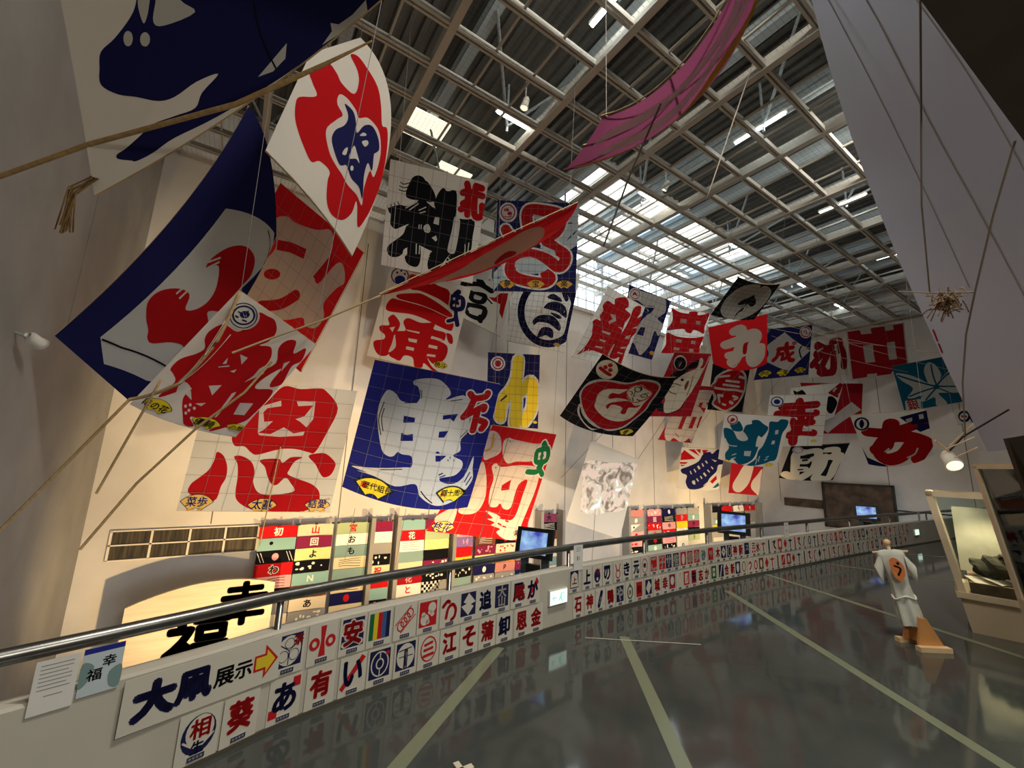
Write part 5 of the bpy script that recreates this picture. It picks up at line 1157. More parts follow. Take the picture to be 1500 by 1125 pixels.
def poster(x, z, code, label, group, W=222, H=286):
    P = Print(); P.ci('w' if False else 'C2' if False else 'E')
    P.face([(0, 0), (W, 0), (W, H), (0, H)], .2, 'E'); draw(P, code, W, H)
    o = panel('kite_poster', W, H, P, frame_at(x, z)); tag(o, label, 'poster', group)
    cw, ch = W * .40, H * .10
    cap = Print(); cap.face([(0, 0), (cw, 0), (cw, ch), (0, ch)], .2, 'X')
    for q in range(4): cap.face([(cw * (.08 + .22 * q), ch * .28), (cw * (.22 + .22 * q), ch * .28), (cw * (.22 + .22 * q), ch * .72), (cw * (.08 + .22 * q), ch * .72)], .6, 'x')
    c = panel('caption_plate', cw, ch, cap, None, o, .0006); c.location = (0, -H / 1000 * .40, .0055)
PAL['E'] = (.70, .67, .57); PAL['X'] = (.03, .035, .10); PAL['x'] = (.30, .30, .33)
NEAR_TOP = [0.54, 0.78, 1.02, 1.25, 1.49, 1.72, 1.96, 2.18, 2.40, 2.62, 2.86, 3.08]
NEAR_LOW = [0.06, 0.28, 0.55, 0.80, 1.05, 1.28, 1.52, 1.75, 1.98, 2.21, 2.44, 2.67, 2.92, 3.14]
CT = ['bg n;c E 50 57 38 46;s n 3 50,57 50,100;s n 3 50,57 20,35;s n 3 50,57 80,35;o n 50 35 15 15 2;o n 33 72 15 17 2;o n 67 72 15 17 2;t r 茶 78 30 34|white and navy leaf crest poster with a red 茶',
 'p r 40,8 60,8 56,57 62,106 38,106 44,57;o r 22 62 13 15 10;o r 78 62 13 15 10|poster of a red bar between two red rings, 小',
 'bg n;T r 安 w|navy poster with a white edged red 安', 'p g 8,10 25,10 25,104 8,104;p y 25,10 42,10 42,104 25,104;p r 42,10 59,10 59,104 42,104;p u 59,10 76,10 76,104 59,104;p n 76,10 92,10 92,104 76,104|striped poster in green, yellow, red and blue',
 'o r 30 80 13 17 4;o r 44 67 13 17 4;o r 57 52 13 17 4;o r 70 36 13 17 4;s r 4 8,72 72,10;s r 4 32,104 92,46|poster of four linked red rings between slanting bars',
 'bg r;c E 35 78 20 22;c E 68 34 19 20;c E 28 58 10 10;c E 58 52 9 9;c E 70 60 10 10;c E 50 88 9 9|red poster with two pale flower clusters', 's r 15 14,44 34,26 46,30;s r 14 32,92 40,56 62,42 80,62 76,92 60,104;s r 3 60,104 52,112|poster of a red swirling ね shape',
 'bg n;P E 50,10 90,52 62,60 80,70 50,104 10,62 40,54 22,46|navy poster with a split white diamond', 'T n 追|poster of a navy 追', 'bg n;t E 大 50 36 56;t E 山 50 80 50|navy poster with white 大 over 山', 't r 尾 57 62 78;T n 尾|poster of a navy 尾 with a red shadow', 'p r 78,2 92,30 20,104 10,98;T n か|poster of a navy か crossed by a red band']
CL = ['c n 50 60 42 50;c E 52 52 34 40 2.5;c r 52 45 2 2;t r 相 52 46 52;t n 生 50 92 34;s E 5 14,70 40,92;s E 5 86,70 60,92|round navy and red 相 crest poster', 'T r 葵|poster of a red brushed 葵', 'p r 72,6 96,6 96,36 72,36;p r 4,86 30,86 30,112 4,112;T n あ|poster of a navy あ with red squares', 'T r 有|poster of a large red 有', 'p r 80,4 96,16 16,112 4,100;T n い|poster of a navy い crossed by a red band',
 'bg n;o E 50 57 34 42 5;o E 50 57 14 17 5;s E 4 50,16 50,40;s E 4 50,74 50,98;c r 80 24 8 8 5|navy poster with a white coin ring', 'bg n;c E 50 57 39 46;s n 4 20,36 74,30;S n 3 22,58 80,58;S n 16 50,40 50,98;S E 10 50,44 50,96|navy poster with a white disc and 千', 'o r 50 57 36 46 5;s r 10 32,40 66,34;s r 10 30,60 68,56;s r 11 28,82 72,78|poster with 三 inside a red ring', 'T r 江|poster of a red 江', 'T r そ|poster of a red brushed そ', 'T r 蒲|poster of a bold red 蒲', 'T n 卸|poster of a navy 卸', 'T r 恩|poster of a red 恩', 'T r 金|poster of a red 金']
for row, xs, cs, z, rn in ((0, NEAR_TOP, CT, .475, 'upper'), (1, NEAR_LOW, CL, .172, 'lower')):
    for x, c in zip(xs, cs):
        code, lab = c.split('|'); poster(x, z, code, lab + (', upper row' if rn == 'upper' else ', lower row') + ' before the exit sign', 'parapet posters left of the exit sign')
FT = ['bg n;P E 20,30 50,14 80,30 88,100 12,100;t r 上 50 62 52', 'T n 上', 'c n 50 62 34 42;c E 50 82 10 10 4;s r 8 60,50 78,26;s r 6 40,40 48,22', 'p n 14,12 86,12 86,34 14,34;T n の', 's r 9 22,18 40,60;s r 9 78,18 60,60;o r 50 78 24 24 8', 'T n き', 'T n 元', 'o r 50 58 34 46 6;t n 歌 50 56 36', 'bg r;T E こ', 'bg r;T E 子', 'bg n;T E サ', 'bg n;T E 笹', 'bg r;c E 50 60 24 40', 'bg r;T E 章', 'bg r;T E 参', 'T S 砂', 'bg r;t E 甲 50 56 56;c n 20 90 8 8', 'T r 木', 'bg n;P E 50,16 84,57 50,98 16,57;t n 中 50 57 30', 'bg n;o E 50 57 28 40 8;c r 50 57 10 12 4', 'T r 神', 'T r 新;c u 30 100 14 8', 'bg n;t E ス 50 50 70', 't r 三 50 40 70;c r 30 90 12 12;c r 70 90 12 12', 'T r 水']
FTL = 'red 上 on white shield|navy 上|navy ball with red flame|navy の under a bar|red forked figure|navy き|navy 元|red ring around 歌|white こ on red|white 子 on red|white サ on navy|white 笹 on navy|white oval on red|white 章 on red|white 参 on red|pale grey 砂|white 甲 on red|red 木|white diamond on navy|pale ring on navy|red 神|red 新 over blue|white ス on navy|red 三 over dots|red 水'.split('|')
FL = ['T r 石', 'T r 神', 's n 30 34,96 64,20;S E 4 40,84 46,70;S E 4 50,62 56,46;c p 14 20 6 6;c p 88 90 6 6', 'T r 鴨;t n 元 30 92 30', 'bg n;T E や', 'o g 50 62 30 40 11;p g 50,2 66,30 34,30;t r ま 50 62 36', 'p r 12,10 88,10 88,106 12,106;t d 龍 50 57 60', 'bg n;P E 50,14 86,50 50,104 14,64', 'T r 城', 'T r 幸', 'bg m;c E 50 52 26 30;p r 20,84 80,84 80,106 20,106', 'o C 50 64 26 34 7;s r 6 50,30 60,12', 'bg r;p E 26,22 74,22 74,94 26,94;s r 10 50,80 66,40', 'p r 12,10 88,10 88,106 12,106;T n 栄', 'T r 志', 'T r か', 'bg g;p E 30,26 70,26 70,88 30,88;t g 中 50 57 34', 'bg n;S E 16 30,100 60,20', 'T r 合', 'T r 新', 'bg n;c E 50 57 24 38', 'o D 50 57 28 40 10', 's r 16 28,40 60,30 70,60 40,90', 'o r 50 60 26 36 14', 'bg D;c E 50 57 22 34']
FLL = 'red 石|thin red 神|slanted navy bar|red 鴨|white や on navy|green wreath with ま|dense red 龍|white diamond on navy|red 城|red 幸|dark block with white oval|pale ring|red frame|navy 栄 on red|red 志|red か|green block with 中|slanting white bar on navy|red 合|narrow red 新|white oval on navy|brown ring|red curl|bold red ring|pale oval on brown'.split('|')
GEN = [('bg %s;c E 50 57 24 34', 'pale disc on %s'), ('s %s 24 50,14 50,100', 'thick %s upright bar'), ('o %s 50 57 28 38 16', 'thick %s ring'), ('p %s 50,10 86,57 50,104 14,57', '%s diamond'), ('s %s 20 24,30 70,24 40,60 76,90', 'zigzag %s brush mark'), ('p %s 14,12 86,12 86,104 14,104;s E 12 30,80 70,30', '%s block with a pale slash'), ('s %s 16 20,34 80,34;s %s 16 50,20 50,100', '%s cross'), ('s %s 18 30,100 40,40 70,20', 'leaning %s stroke')]
CN = dict(r='red', n='navy', D='brown', g='green', d='crimson', k='black')
XT = [3.79, 4.03, 4.23, 4.43, 4.66, 4.85, 5.07, 5.27, 5.49, 5.70, 5.87, 6.07, 6.27, 6.46, 6.66, 6.86, 7.08, 7.30, 7.48, 7.67, 7.85, 8.04, 8.24, 8.47, 8.62, 8.82, 9.02, 9.22, 9.44, 9.65, 9.85, 10.05, 10.23, 10.47, 10.71, 10.94, 11.10, 11.33, 11.57, 11.78, 12.03, 12.29, 12.51, 12.74, 13.02, 13.30, 13.53, 13.76, 14.05, 14.29, 14.59, 14.89, 15.20, 15.52, 15.80, 16.08, 16.38]
XL = [3.86, 4.08, 4.29, 4.50, 4.70, 4.92, 5.13, 5.35, 5.56, 5.76, 5.95, 6.15, 6.34, 6.55, 6.75, 6.94, 7.15, 7.38, 7.55, 7.74, 7.91, 8.11, 8.32, 8.51, 8.70, 8.90, 9.10, 9.31, 9.52, 9.74, 9.94, 10.17, 10.41, 10.65, 10.90, 11.13, 11.36, 11.60, 11.85, 12.10, 12.36, 12.62, 12.90, 13.18, 13.45, 13.72, 14.00, 14.28, 14.58, 14.88, 15.19, 15.51, 15.83, 16.17]
for row, xs, cs, ls, z, rn in ((0, XT, FT, FTL, .475, 'upper'), (1, XL, FL, FLL, .172, 'lower')):
    for i, x in enumerate(xs):
        if i < len(cs): code, lab = cs[i], ls[i]
        else:
            g = GEN[(i * 3 + row * 5 + i // 7) % len(GEN)]; c = 'rrnrdrnkrdnr'[(i * 5 + row * 3) % 12] if i % 9 else 'D'
            code = g[0].replace('%s', c); lab = g[1] % CN[c]
        poster(x, z, code, '%s poster, %s in %s row past the exit sign' % (lab, ordinal(i + 1), rn), 'parapet posters right of the exit sign', 182, 270)
# direction board with an arrow
P = Print(); P.face([(0, 0), (860, 0), (860, 285), (0, 285)], .2, 'E')
for t, x, y, s, c, o in (('大', 150, 140, 200, 'n', .075), ('凧', 345, 140, 185, 'n', .07), ('展', 510, 150, 120, 'k', .03), ('示', 625, 150, 112, 'k', .03)): P.text(t, x, y, s, 2, c, o)
P.poly([(688, 92), (755, 92), (755, 35), (848, 142), (755, 250), (755, 193), (688, 193)], 2, 'r', False); P.poly([(700, 106), (768, 106), (768, 68), (828, 142), (768, 217), (768, 179), (700, 179)], 3, 'y', False)
tag(panel('direction_board', 860, 285, P, frame_at(0.077, .475)), 'white board reading 大凧展示 with a yellow and red arrow on the parapet', 'sign')
# lit exit signs
EX = mat('exit_sign_light', (.80, .95, .85), .4, emit=.75, ecol=(.80, 1, .84)); EXG = mat('exit_green', (.05, .55, .40), .5, emit=.5, ecol=(.1, .8, .55))
for x, lab in ((3.485, 'lit green and white exit sign on the parapet between the poster groups'), (17.0, 'small glowing exit sign far along the parapet near the display case')):
    o = empty('exit_sign', lab, 'exit sign'); o.matrix_world = frame_at(x, .345, .004)
    bm = bmesh.new(); box(bm, -.155, .155, -.085, .085, 0, .03); link('housing', bm, mat('sign_white', (.75, .75, .70), .5), o)
    bm = bmesh.new(); box(bm, -.145, .145, -.075, .075, .03, .034); link('light_panel', bm, EX, o)
    P = Print()
    P.stroke([(-105, 0), (-40, 0)], 9, 1, 'g', False); P.stroke([(-82, -28), (-108, 0), (-82, 28)], 9, 1, 'g', False)
    P.circ(40, -34, 10, 10, 1, 'g'); P.stroke([(36, -20), (20, 6), (2, 34)], 13, 1, 'g'); P.stroke([(22, 4), (44, 14), (40, 40)], 10, 1, 'g'); P.stroke([(34, -18), (60, -8)], 8, 1, 'g'); P.ring(64, 2, 34, 46, 6, .6, 'g')
    for v in P.bm.verts: v.co = Vector((v.co.x / 1000, -v.co.y / 1000, .035 + .0005 * v[P.lv]))
    link('pictogram', P.bm, [EXG], o)

# ---------------------------------------------------------------- handrail
CHROME = noisy('brushed_rail', (.20, .20, .19), (.26, .26, .245), 8, .30, metal=.9)
root = empty('handrail', 'long curved metal handrail running above the white parapet', 'handrail', (0, 3.5, .86))
pts = []
for i in range(64):
    x = -2.35 + i * .46
    if x > 26.9: break
    p, d = par(x); pts.append(p + Vector((-d.y, d.x, 0)) * .06 + Vector((0, 0, .865)) - root.location)
bm = bmesh.new(); tube(bm, pts, .042, 12); link('rail', bm, CHROME, root, True)
for x in (-.95, .47, 1.98, 3.75, 5.35, 7.1, 8.9, 10.8, 13.0, 15.5, 18.2, 21.2, 24.4):
    p, d = par(x); q = p + Vector((-d.y, d.x, 0)) * .06 - root.location
    bm = bmesh.new(); tube(bm, [q + Vector((0, 0, .64)), q + Vector((0, 0, .84))], .024, 8); link('post', bm, CHROME, root)
# notices hung on the rail
def notice(x, w, h, z, label, paint, cat='notice', tilt=0):
    P = Print(); W, H = w * 1000, h * 1000; P.face([(0, 0), (W, 0), (W, H), (0, H)], .2, 'W'); paint(P, W, H)
    o = panel('notice', W, H, P, frame_at(x, z, .005)); tag(o, label, cat, None); return o
def lines(P, W, H):
    for k in range(7): P.stroke([(W * .12, H * (.10 + .075 * k)), (W * (.86 - .1 * (k % 3 == 2)), H * (.10 + .075 * k))], 4, 1, 'h', False)
    P.stroke([(W * .3, H * .68), (W * .72, H * .68)], 4, 1, 'h', False)
def snow(P, W, H):
    P.face([(0, 0), (W, 0), (W, H * .12), (0, H * .12)], .6, 'B'); P.face([(0, H * .12), (W, H * .12), (W, H), (0, H)], .6, 'e')
    P.poly([(0, H * .3), (W * .3, H * .4), (W * .2, H * .7), (0, H * .8)], 1, 'S'); P.poly([(W, H * .5), (W * .7, H * .6), (W * .75, H * .9), (W, H * .95)], 1, 'S')
    P.text('幸', W * .66, H * .34, W * .36, 2, 'k', .02); P.text('福', W * .34, H * .58, W * .38, 2, 'k', .02)
p0 = -.62
notice(-.60, .16, .25, .70, 'white sheet of printed lines in a plastic sleeve on the left end of the rail', lines)
notice(-.435, .165, .235, .715, 'blue snowy card with black 幸福 hung beside the printed sheet', snow, 'card')
def small(P, W, H):
    for k in range(3): P.stroke([(W * .25, H * (.1 + .07 * k)), (W * .75, H * (.1 + .07 * k))], 6, 1, 'h', False)
    P.stroke([(W * .4, H * .45), (W * .42, H * .62)], 14, 1, 'k', False); P.stroke([(W * .6, H * .46), (W * .6, H * .6)], 10, 1, 'h', False)
for x, lab in ((3.86, 'white paper notice folded over the rail right of the screen'), (9.75, 'white paper notice folded over the far rail near the blue screen'), (17.4, 'white paper notice folded over the rail beside the farthest screen')):
    notice(x, .17, .30, .745, lab, small)
# touch screens on stands behind the rail
SCR = noisy('screen_picture', (.05, .06, .42), (.35, .60, .90), 5, .3, detail=5)
b_ = SCR.node_tree.nodes['Principled BSDF']; SCR.node_tree.links.new(b_.inputs['Base Color'].links[0].from_socket, b_.inputs['Emission Color']); b_.inputs['Emission Strength'].default_value = .55
BLK = mat('black_plastic', (.012, .012, .013), .4); SLATE = mat('slate_paint', (.10, .15, .19), .5)
for x, y, lab in ((3.52, 4.68, 'bright blue screen on a slate stand behind the rail before the red kites'), (8.72, 4.86, 'blue screen on a dark stand halfway along the rail'), (15.6, 4.75, 'farthest blue screen, below the dark mounted board')):
    s = 1.0 if x < 5 else 1.15
    o = empty('information_screen', lab, 'screen', (x, y, -.3), math.radians(-62 if x < 5 else -70))
    Mx = Matrix.Translation((0, 0, 1.16)) @ Matrix.Rotation(math.radians(-14), 4, 'X')
    bm = bmesh.new(); box(bm, -.26 * s, .26 * s, -.03, .05, -.19 * s, .19 * s, M=Mx); link('casing', bm, BLK, o)
    bm = bmesh.new(); box(bm, -.19 * s, .19 * s, -.036, -.03, -.14 * s, .14 * s, M=Mx); link('display', bm, SCR, o)
    for q in (-.15, .15):
        bm = bmesh.new(); box(bm, q - .05, q + .05, 0, .05, 0, 1.02); link('leg', bm, SLATE, o)
    bm = bmesh.new(); box(bm, -.09, .09, -.06, .0, .74, .90); link('speaker_box', bm, BLK, o)
    bm = bmesh.new(); box(bm, -.3, .3, -.2, .2, -.02, .02); link('base_plate', bm, SLATE, o)
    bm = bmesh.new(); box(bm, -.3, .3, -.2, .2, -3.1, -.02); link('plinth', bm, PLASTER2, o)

# ---------------------------------------------------------------- towel banners
ROWH = .315
TC = [(.87, .88, 'r初w iX5k kOp rわk pLk kBw | hXk cち k'), (1.77, .90, 'C山r m回w lよk kBw iNw | D日k cあk'), (2.78, .88, 'a宮r Wおk Sもk CLk S CLk nDr C | nめr Wのr'), (3.70, .68, 'mLd W h kBw C祝r r | i kDp'),
      (4.58, .85, 'i r花w WLh S C | d花p Wとr'), (5.45, .84, 'm a l k mBw | kBw KXr'), (6.55, .62, 'kBw pBc qBp | r y山r kBw'), (7.27, .80, 'O rBw DLw | mBp lBw'), (8.10, .82, 'c aうk kDr | cBr Oちw Pp'), (8.95, .52, 'OLr qDk | c kBw'),
      (10.05, .80, 'v大k kLw D'), (14.93, .98, 'P hDw wXk pDr pBr | kBw hk'), (16.2, .98, 'pBw m回w rBw hのr k中r | iDw rBw'), (17.25, .98, 'nDw kLw p中k rBw pLq | kBw c'), (18.3, .88, 'h rP y wイk W | Wのk hBw'), (19.2, .95, 'h SDw m中k | k aうk'),
      (21.2, 1.05, 'kBn h SDw yLk | h'), (22.3, 1.0, 'rLd h WDw i'), (23.4, 1.05, 'Wちk h k'), (24.55, 1.1, 'rちw h hDp')]
CW = dict(r='red', i='turquoise', k='black', h='grey', c='cream', C='beige', m='maroon', l='lime', D='brown', a='green', W='white', n='navy', d='crimson', w='white', S='sage', y='yellow', p='pink', q='purple', O='orange', v='violet', P='rose', K='checked', L='white', u='blue', B='blue')
TM = {}
def tm(c):
    if c not in TM: TM[c] = mat('towel_' + c, PAL[c], .95, spec=.05)
    return TM[c]
def towel(x, y, z, w, h, code, label, top):
    base = code[0]; rest = code[1:]; W, H = w * 1000, h * 1000
    P = Print(); P.ci('w' if base == 'K' else base); Q = Print(); Q.cols = P.cols
    n = 10; grid = [[P.bm.verts.new((W * i / n, H * j / 4, 0)) for i in range(n + 1)] for j in range(5)]
    for j in range(4):
        for i in range(n): P.bm.faces.new((grid[j][i], grid[j][i + 1], grid[j + 1][i + 1], grid[j + 1][i]))
    if base == 'K':
        for i in range(12):
            for j in range(4):
                if (i + j) % 2: Q.face([(W * i / 12, H * j / 4), (W * (i + 1) / 12, H * j / 4), (W * (i + 1) / 12, H * (j + 1) / 4), (W * i / 12, H * (j + 1) / 4)], .5, 'k')
    if rest:
        k = rest[0]; c = rest[-1] if len(rest) > 1 else 'k'
        c = c if c in PAL else 'k'
        rnd = random.Random(sum(map(ord, code)) + int(x * 10))
        if k == 'B':
            for q in range(9): Q.circ(W * rnd.uniform(.08, .92), H * rnd.uniform(.2, .8), W * rnd.uniform(.02, .06), H * rnd.uniform(.06, .16), 1, c, 10)
        elif k == 'D': Q.circ(W * .5, H * .5, W * .09, H * .32, 1, c)
        elif k == 'L':
            for q in range(4): Q.stroke([(W * t / 6, H * (.2 + .2 * q + .05 * math.sin(t + q))) for t in range(1, 6)], 14, 1, c)
        elif k == 'X': Q.face([(W * .2, H), (W * .75, 0), (W, 0), (W, H)], .5, 'i' if base in 'ic' else 'h'); Q.circ(W * .35, H * .4, W * .05, H * .15, 1, 'k')
        elif k == 'O': Q.circ(W * .5, H * .5, W * .09, H * .30, 1, 'p'); [Q.stroke([(W * a, H * .1), (W * (a + .12), H * .9)], 12, 1, 'w', False) for a in (.02, .1, .78, .86)]
        else:
            if c == 'k' and base == 'r': Q.text(k, W * .5, H * .5, 250, 1, 'w', .08)
            Q.text(k, W * .5, H * .5, 225, 1.5, c, .03)
    Q.cut(W / 10, H / 4, W, H)
    def S(a, b, L): return Vector((a / 1000, -(.012 * math.sin(a / 1000 * 7 + x) + .012 * math.sin(b / H * math.pi + x)) - .0012 * L - .02, -b / 1000 - (.012 * math.sin(a / W * math.pi * 3) ** 2 if top and b < 1 else 0)))
    for v in Q.bm.verts: v.co = S(v.co.x, v.co.y, v[Q.lv])
    for v in P.bm.verts: v.co = S(v.co.x, v.co.y, 0)
    me = bpy.data.meshes.new('q'); Q.bm.to_mesh(me); Q.bm.free(); P.bm.from_mesh(me)
    o = link('tenugui_towel', P.bm, [tm(c) for c in P.cols], loc=(x, y, z)); tag(o, label, 'towel', 'printed towels hung in columns on the far wall')
    if top:
        for q in (.02, .5, .98):
            bm = bmesh.new(); box(bm, w * q - .03, w * q + .03, -.045, .0, -.02, .03); link('clip', bm, BLK, o)
def cword(c): return CW.get(c, 'grey')
EXTRA = ['hBw', 'C', 'nDw', 'c', 'mBw', 'S']
for ci_, (x, w_, rows) in enumerate(TC):
    while x < 11 and len(rows.replace('|', '').split()) < 8: rows += ' ' + EXTRA[(ci_ + len(rows)) % 6]
    ri = 0; z = .04
    for tok in rows.split():
        if tok == '|': continue
        toks = [tok] if tok[0] in CW else ['h']
        mk = tok[1:] ; nm = cword(tok[0])
        what = {'B': 'spotted', 'D': 'disc marked', 'L': 'wavy lined', 'X': 'two-tone', 'O': 'disc and bar', '': 'plain'}.get(mk[:1], 'towel marked ' + mk[:1])
        lab = '%s %s, %s from top in the %s towel column from left' % (nm, what if what.startswith('towel') else what + ' towel', ordinal(ri + 1), ordinal(ci_ + 1))
        towel(x, 13.02 if x < 27 else 13.0, z, w_, ROWH - .006, toks[0][0] + mk, lab, ri == 0)
        z -= ROWH; ri += 1
# boards on the far wall
WOODB = noisy('brown_relief', (.05, .035, .028), (.13, .09, .06), 2.5, .6, detail=6)
o = empty('mounted_board', 'large dark framed relief board on the back wall above the farthest screen', 'board', (26.95, 8.5, .4))
bm = bmesh.new(); box(bm, -.05, .05, -1.45, 1.45, -1.15, 1.05); link('panel', bm, WOODB, o)
bm = bmesh.new()
for a in ((-1.5, -1.42, -1.2, 1.1), (1.42, 1.5, -1.2, 1.1), (-1.5, 1.5, 1.02, 1.1), (-1.5, 1.5, -1.2, -1.12)): box(bm, -.12, .08, *a)
link('frame', bm, mat('dark_frame', (.03, .028, .025), .5), o)
bm = bmesh.new(); box(bm, -.03, .03, -.95, .95, -.22, .22)
tag(link('name_board', bm, WOODB, loc=(27.055, 11.05, .30)), 'long dark narrow board on the back wall left of the framed relief board', 'board')
bm = bmesh.new(); tube(bm, [(26.7, 3.5, .35), (26.7, 7.0, .35)], .03, 8); tag(link('wall_rail', bm, BLK), 'thin dark rail on the back wall behind the display case', 'rail')
# arched plank board with brushed 幸福
PLK = noisy('cream_planks', (.62, .52, .37), (.70, .60, .45), 3, .8, bump=.5, stretch=(.4, 1, 6))
root = empty('arched_board', 'wide arched cream board with black brushed 幸福 below the strip window', 'board', (-0.059, 12.200, -2.112)); root.scale = (1.284, 1.284, 1.284)
bm = bmesh.new(); n_ = 16; wd = 1.06
top = [(-wd + 2 * wd * i / n_, .86 - .20 * (2 * i / n_ - 1.2) ** 2) for i in range(n_ + 1)]
fr = [bm.verts.new((a, 0, b)) for a, b in top] ; bk = [bm.verts.new((a, .08, b)) for a, b in top]
fb = [bm.verts.new((-wd, 0, -1.3)), bm.verts.new((wd, 0, -1.3))]; bb = [bm.verts.new((-wd, .08, -1.3)), bm.verts.new((wd, .08, -1.3))]
bm.faces.new(fr + [fb[1], fb[0]]); bm.faces.new((bk + [bb[1], bb[0]])[::-1])
for i in range(n_): bm.faces.new((fr[i], bk[i], bk[i + 1], fr[i + 1]))
bm.faces.new((fr[0], fb[0], bb[0], bk[0])); bm.faces.new((fr[-1], bk[-1], bb[1], fb[1]))
bmesh.ops.recalc_face_normals(bm, faces=bm.faces); link('planks', bm, PLK, root)
P = Print(); P.text('幸', 600, -430, 760, 1, 'k', .035); P.text('福', -20, 130, 950, 1, 'k', .035)
for v in P.bm.verts: v.co = Vector((v.co.x / 1000, -.006, -v.co.y / 1000))
link('brush_writing', P.bm, [tm('k')], root)
bm = bmesh.new(); box(bm, -1.3, 1.3, -.05, .5, -1.9, -1.3); link('footing', bm, PLASTER2, root)
root.location.z += 0

# ---------------------------------------------------------------- costume stand, display cases
HAPPI = noisy('cotton_white', (.60, .62, .54), (.70, .71, .62), 5, .95); HBLUE = mat('happi_blue', (.20, .28, .26), .95); HRED = mat('happi_orange', (.75, .22, .07), .9)
PINE = noisy('orange_wood', (.55, .24, .07), (.66, .32, .11), 4, .5, stretch=(1, 1, .2)); PINEL = noisy('light_wood', (.72, .50, .26), (.80, .58, .33), 4, .5)
bx_, by_ = 6.88, 1.74
RB = Matrix.Rotation(math.radians(118), 4, 'Z')
root = empty('costume_stand', 'child sized white festival coat on a leaning wooden stand on the dark floor', 'costume stand', (bx_, by_, 0), math.radians(-62))
for s in (-1, 1):
    bm = bmesh.new(); box(bm, s * .13 - .035, s * .13 + .035, -.21, .14, 0, .05, M=RB); link('foot', bm, PINEL, root)
    bm = bmesh.new()
    v = [bm.verts.new(RB @ Vector((s * .09 + q, y, z))) for q in (-.013, .013) for y, z in ((-.18, .05), (.10, .05), (.05, .33), (-.02, .33))]
    for f in ((0, 1, 2, 3), (7, 6, 5, 4), (0, 4, 5, 1), (1, 5, 6, 2), (2, 6, 7, 3), (3, 7, 4, 0)): bm.faces.new([v[i] for i in f])
    bmesh.ops.recalc_face_normals(bm, faces=bm.faces); link('bracket', bm, PINE, root)
bm = bmesh.new(); box(bm, -.09, .09, -.01, .03, .055, .33, M=RB); link('back_board', bm, PINE, root)
LE = Matrix.Rotation(math.radians(9), 4, Vector((.0, 1, 0))) if False else Matrix.Rotation(math.radians(-9), 4, 'Y')
bm = bmesh.new(); tube(bm, [LE @ Vector((0, .02, .2)), LE @ Vector((0, .02, 1.10))], .018, 8); tube(bm, [LE @ Vector((-.17, .02, 1.02)), LE @ Vector((.17, .02, 1.02))], .014, 8); link('pole', bm, PINEL, root)
bm = bmesh.new(); bmesh.ops.create_uvsphere(bm, u_segments=12, v_segments=8, radius=.036, matrix=Matrix.Translation(LE @ Vector((0, .02, 1.13)))); link('knob', bm, PINEL, root, True)
def gown(ring_list, n=28):
    bm = bmesh.new(); R = []
    for z, a, b, am in ring_list:
        R.append([bm.verts.new(LE @ Vector(((a + am * math.sin(7 * t)) * math.cos(t), .02 + (b + am * math.cos(5 * t)) * math.sin(t), z))) for t in [2 * math.pi * k / n for k in range(n)]])
    for p, q in zip(R, R[1:]):
        for k in range(n): bm.faces.new((p[k], p[(k + 1) % n], q[(k + 1) % n], q[k]))
    return bm
link('coat', gown([(1.05, .04, .035, 0), (1.035, .125, .045, 0), (.98, .135, .055, .003), (.82, .105, .06, .006), (.66, .085, .06, .010)]), HAPPI, root, True)
link('skirt', gown([(.67, .085, .06, .008), (.50, .095, .07, .014), (.36, .105, .075, .020), (.22, .105, .075, .024)]), HAPPI, root, True)
for s in (-1, 1):
    bm = bmesh.new(); R = []
    for k in range(12):
        t = 2 * math.pi * k / 12; R.append((math.cos(t), math.sin(t)))
    a = [bm.verts.new(LE @ Vector((s * .11, .02 + .045 * c, .92 + .09 * q))) for c, q in R]; b = [bm.verts.new(LE @ Vector((s * (.175 + .02 * q), .02 + .05 * c, .76 + .10 * q))) for c, q in R]
    for k in range(12): bm.faces.new((a[k], a[(k + 1) % 12], b[(k + 1) % 12], b[k]))
    link('sleeve', bm, HAPPI, root, True)
P = Print(); P.poly([(-60, -130), (10, -160), (70, -60), (60, 60), (0, 140), (-60, 60)], 1, 'R'); P.stroke([(-20, -60), (30, -20), (-10, 60)], 24, 2, 'k'); P.circ(20, -90, 16, 22, 2, 'k'); P.stroke([(-45, 20), (-20, 80)], 14, 2, 'o')
for v in P.bm.verts: v.co = LE @ Vector((v.co.x / 1000 * .9, -.065 - .0015 * v[P.lv] - .02, .83 - v.co.y / 1000 * .85))
link('printed_emblem', P.bm, [HRED, mat('emblem_black', (.02, .015, .01), .9), mat('emblem_gold', (.75, .45, .12), .9)], root)
bm = bmesh.new(); tube(bm, [LE @ Vector(((.105 * math.cos(t)), .02 + .08 * math.sin(t), .52 + .02 * math.sin(3 * t))) for t in [2 * math.pi * k / 20 for k in range(21)]], .011, 6, caps=False); link('waist_cord', bm, mat('white_cord', (.8, .78, .7), .9), root, True)

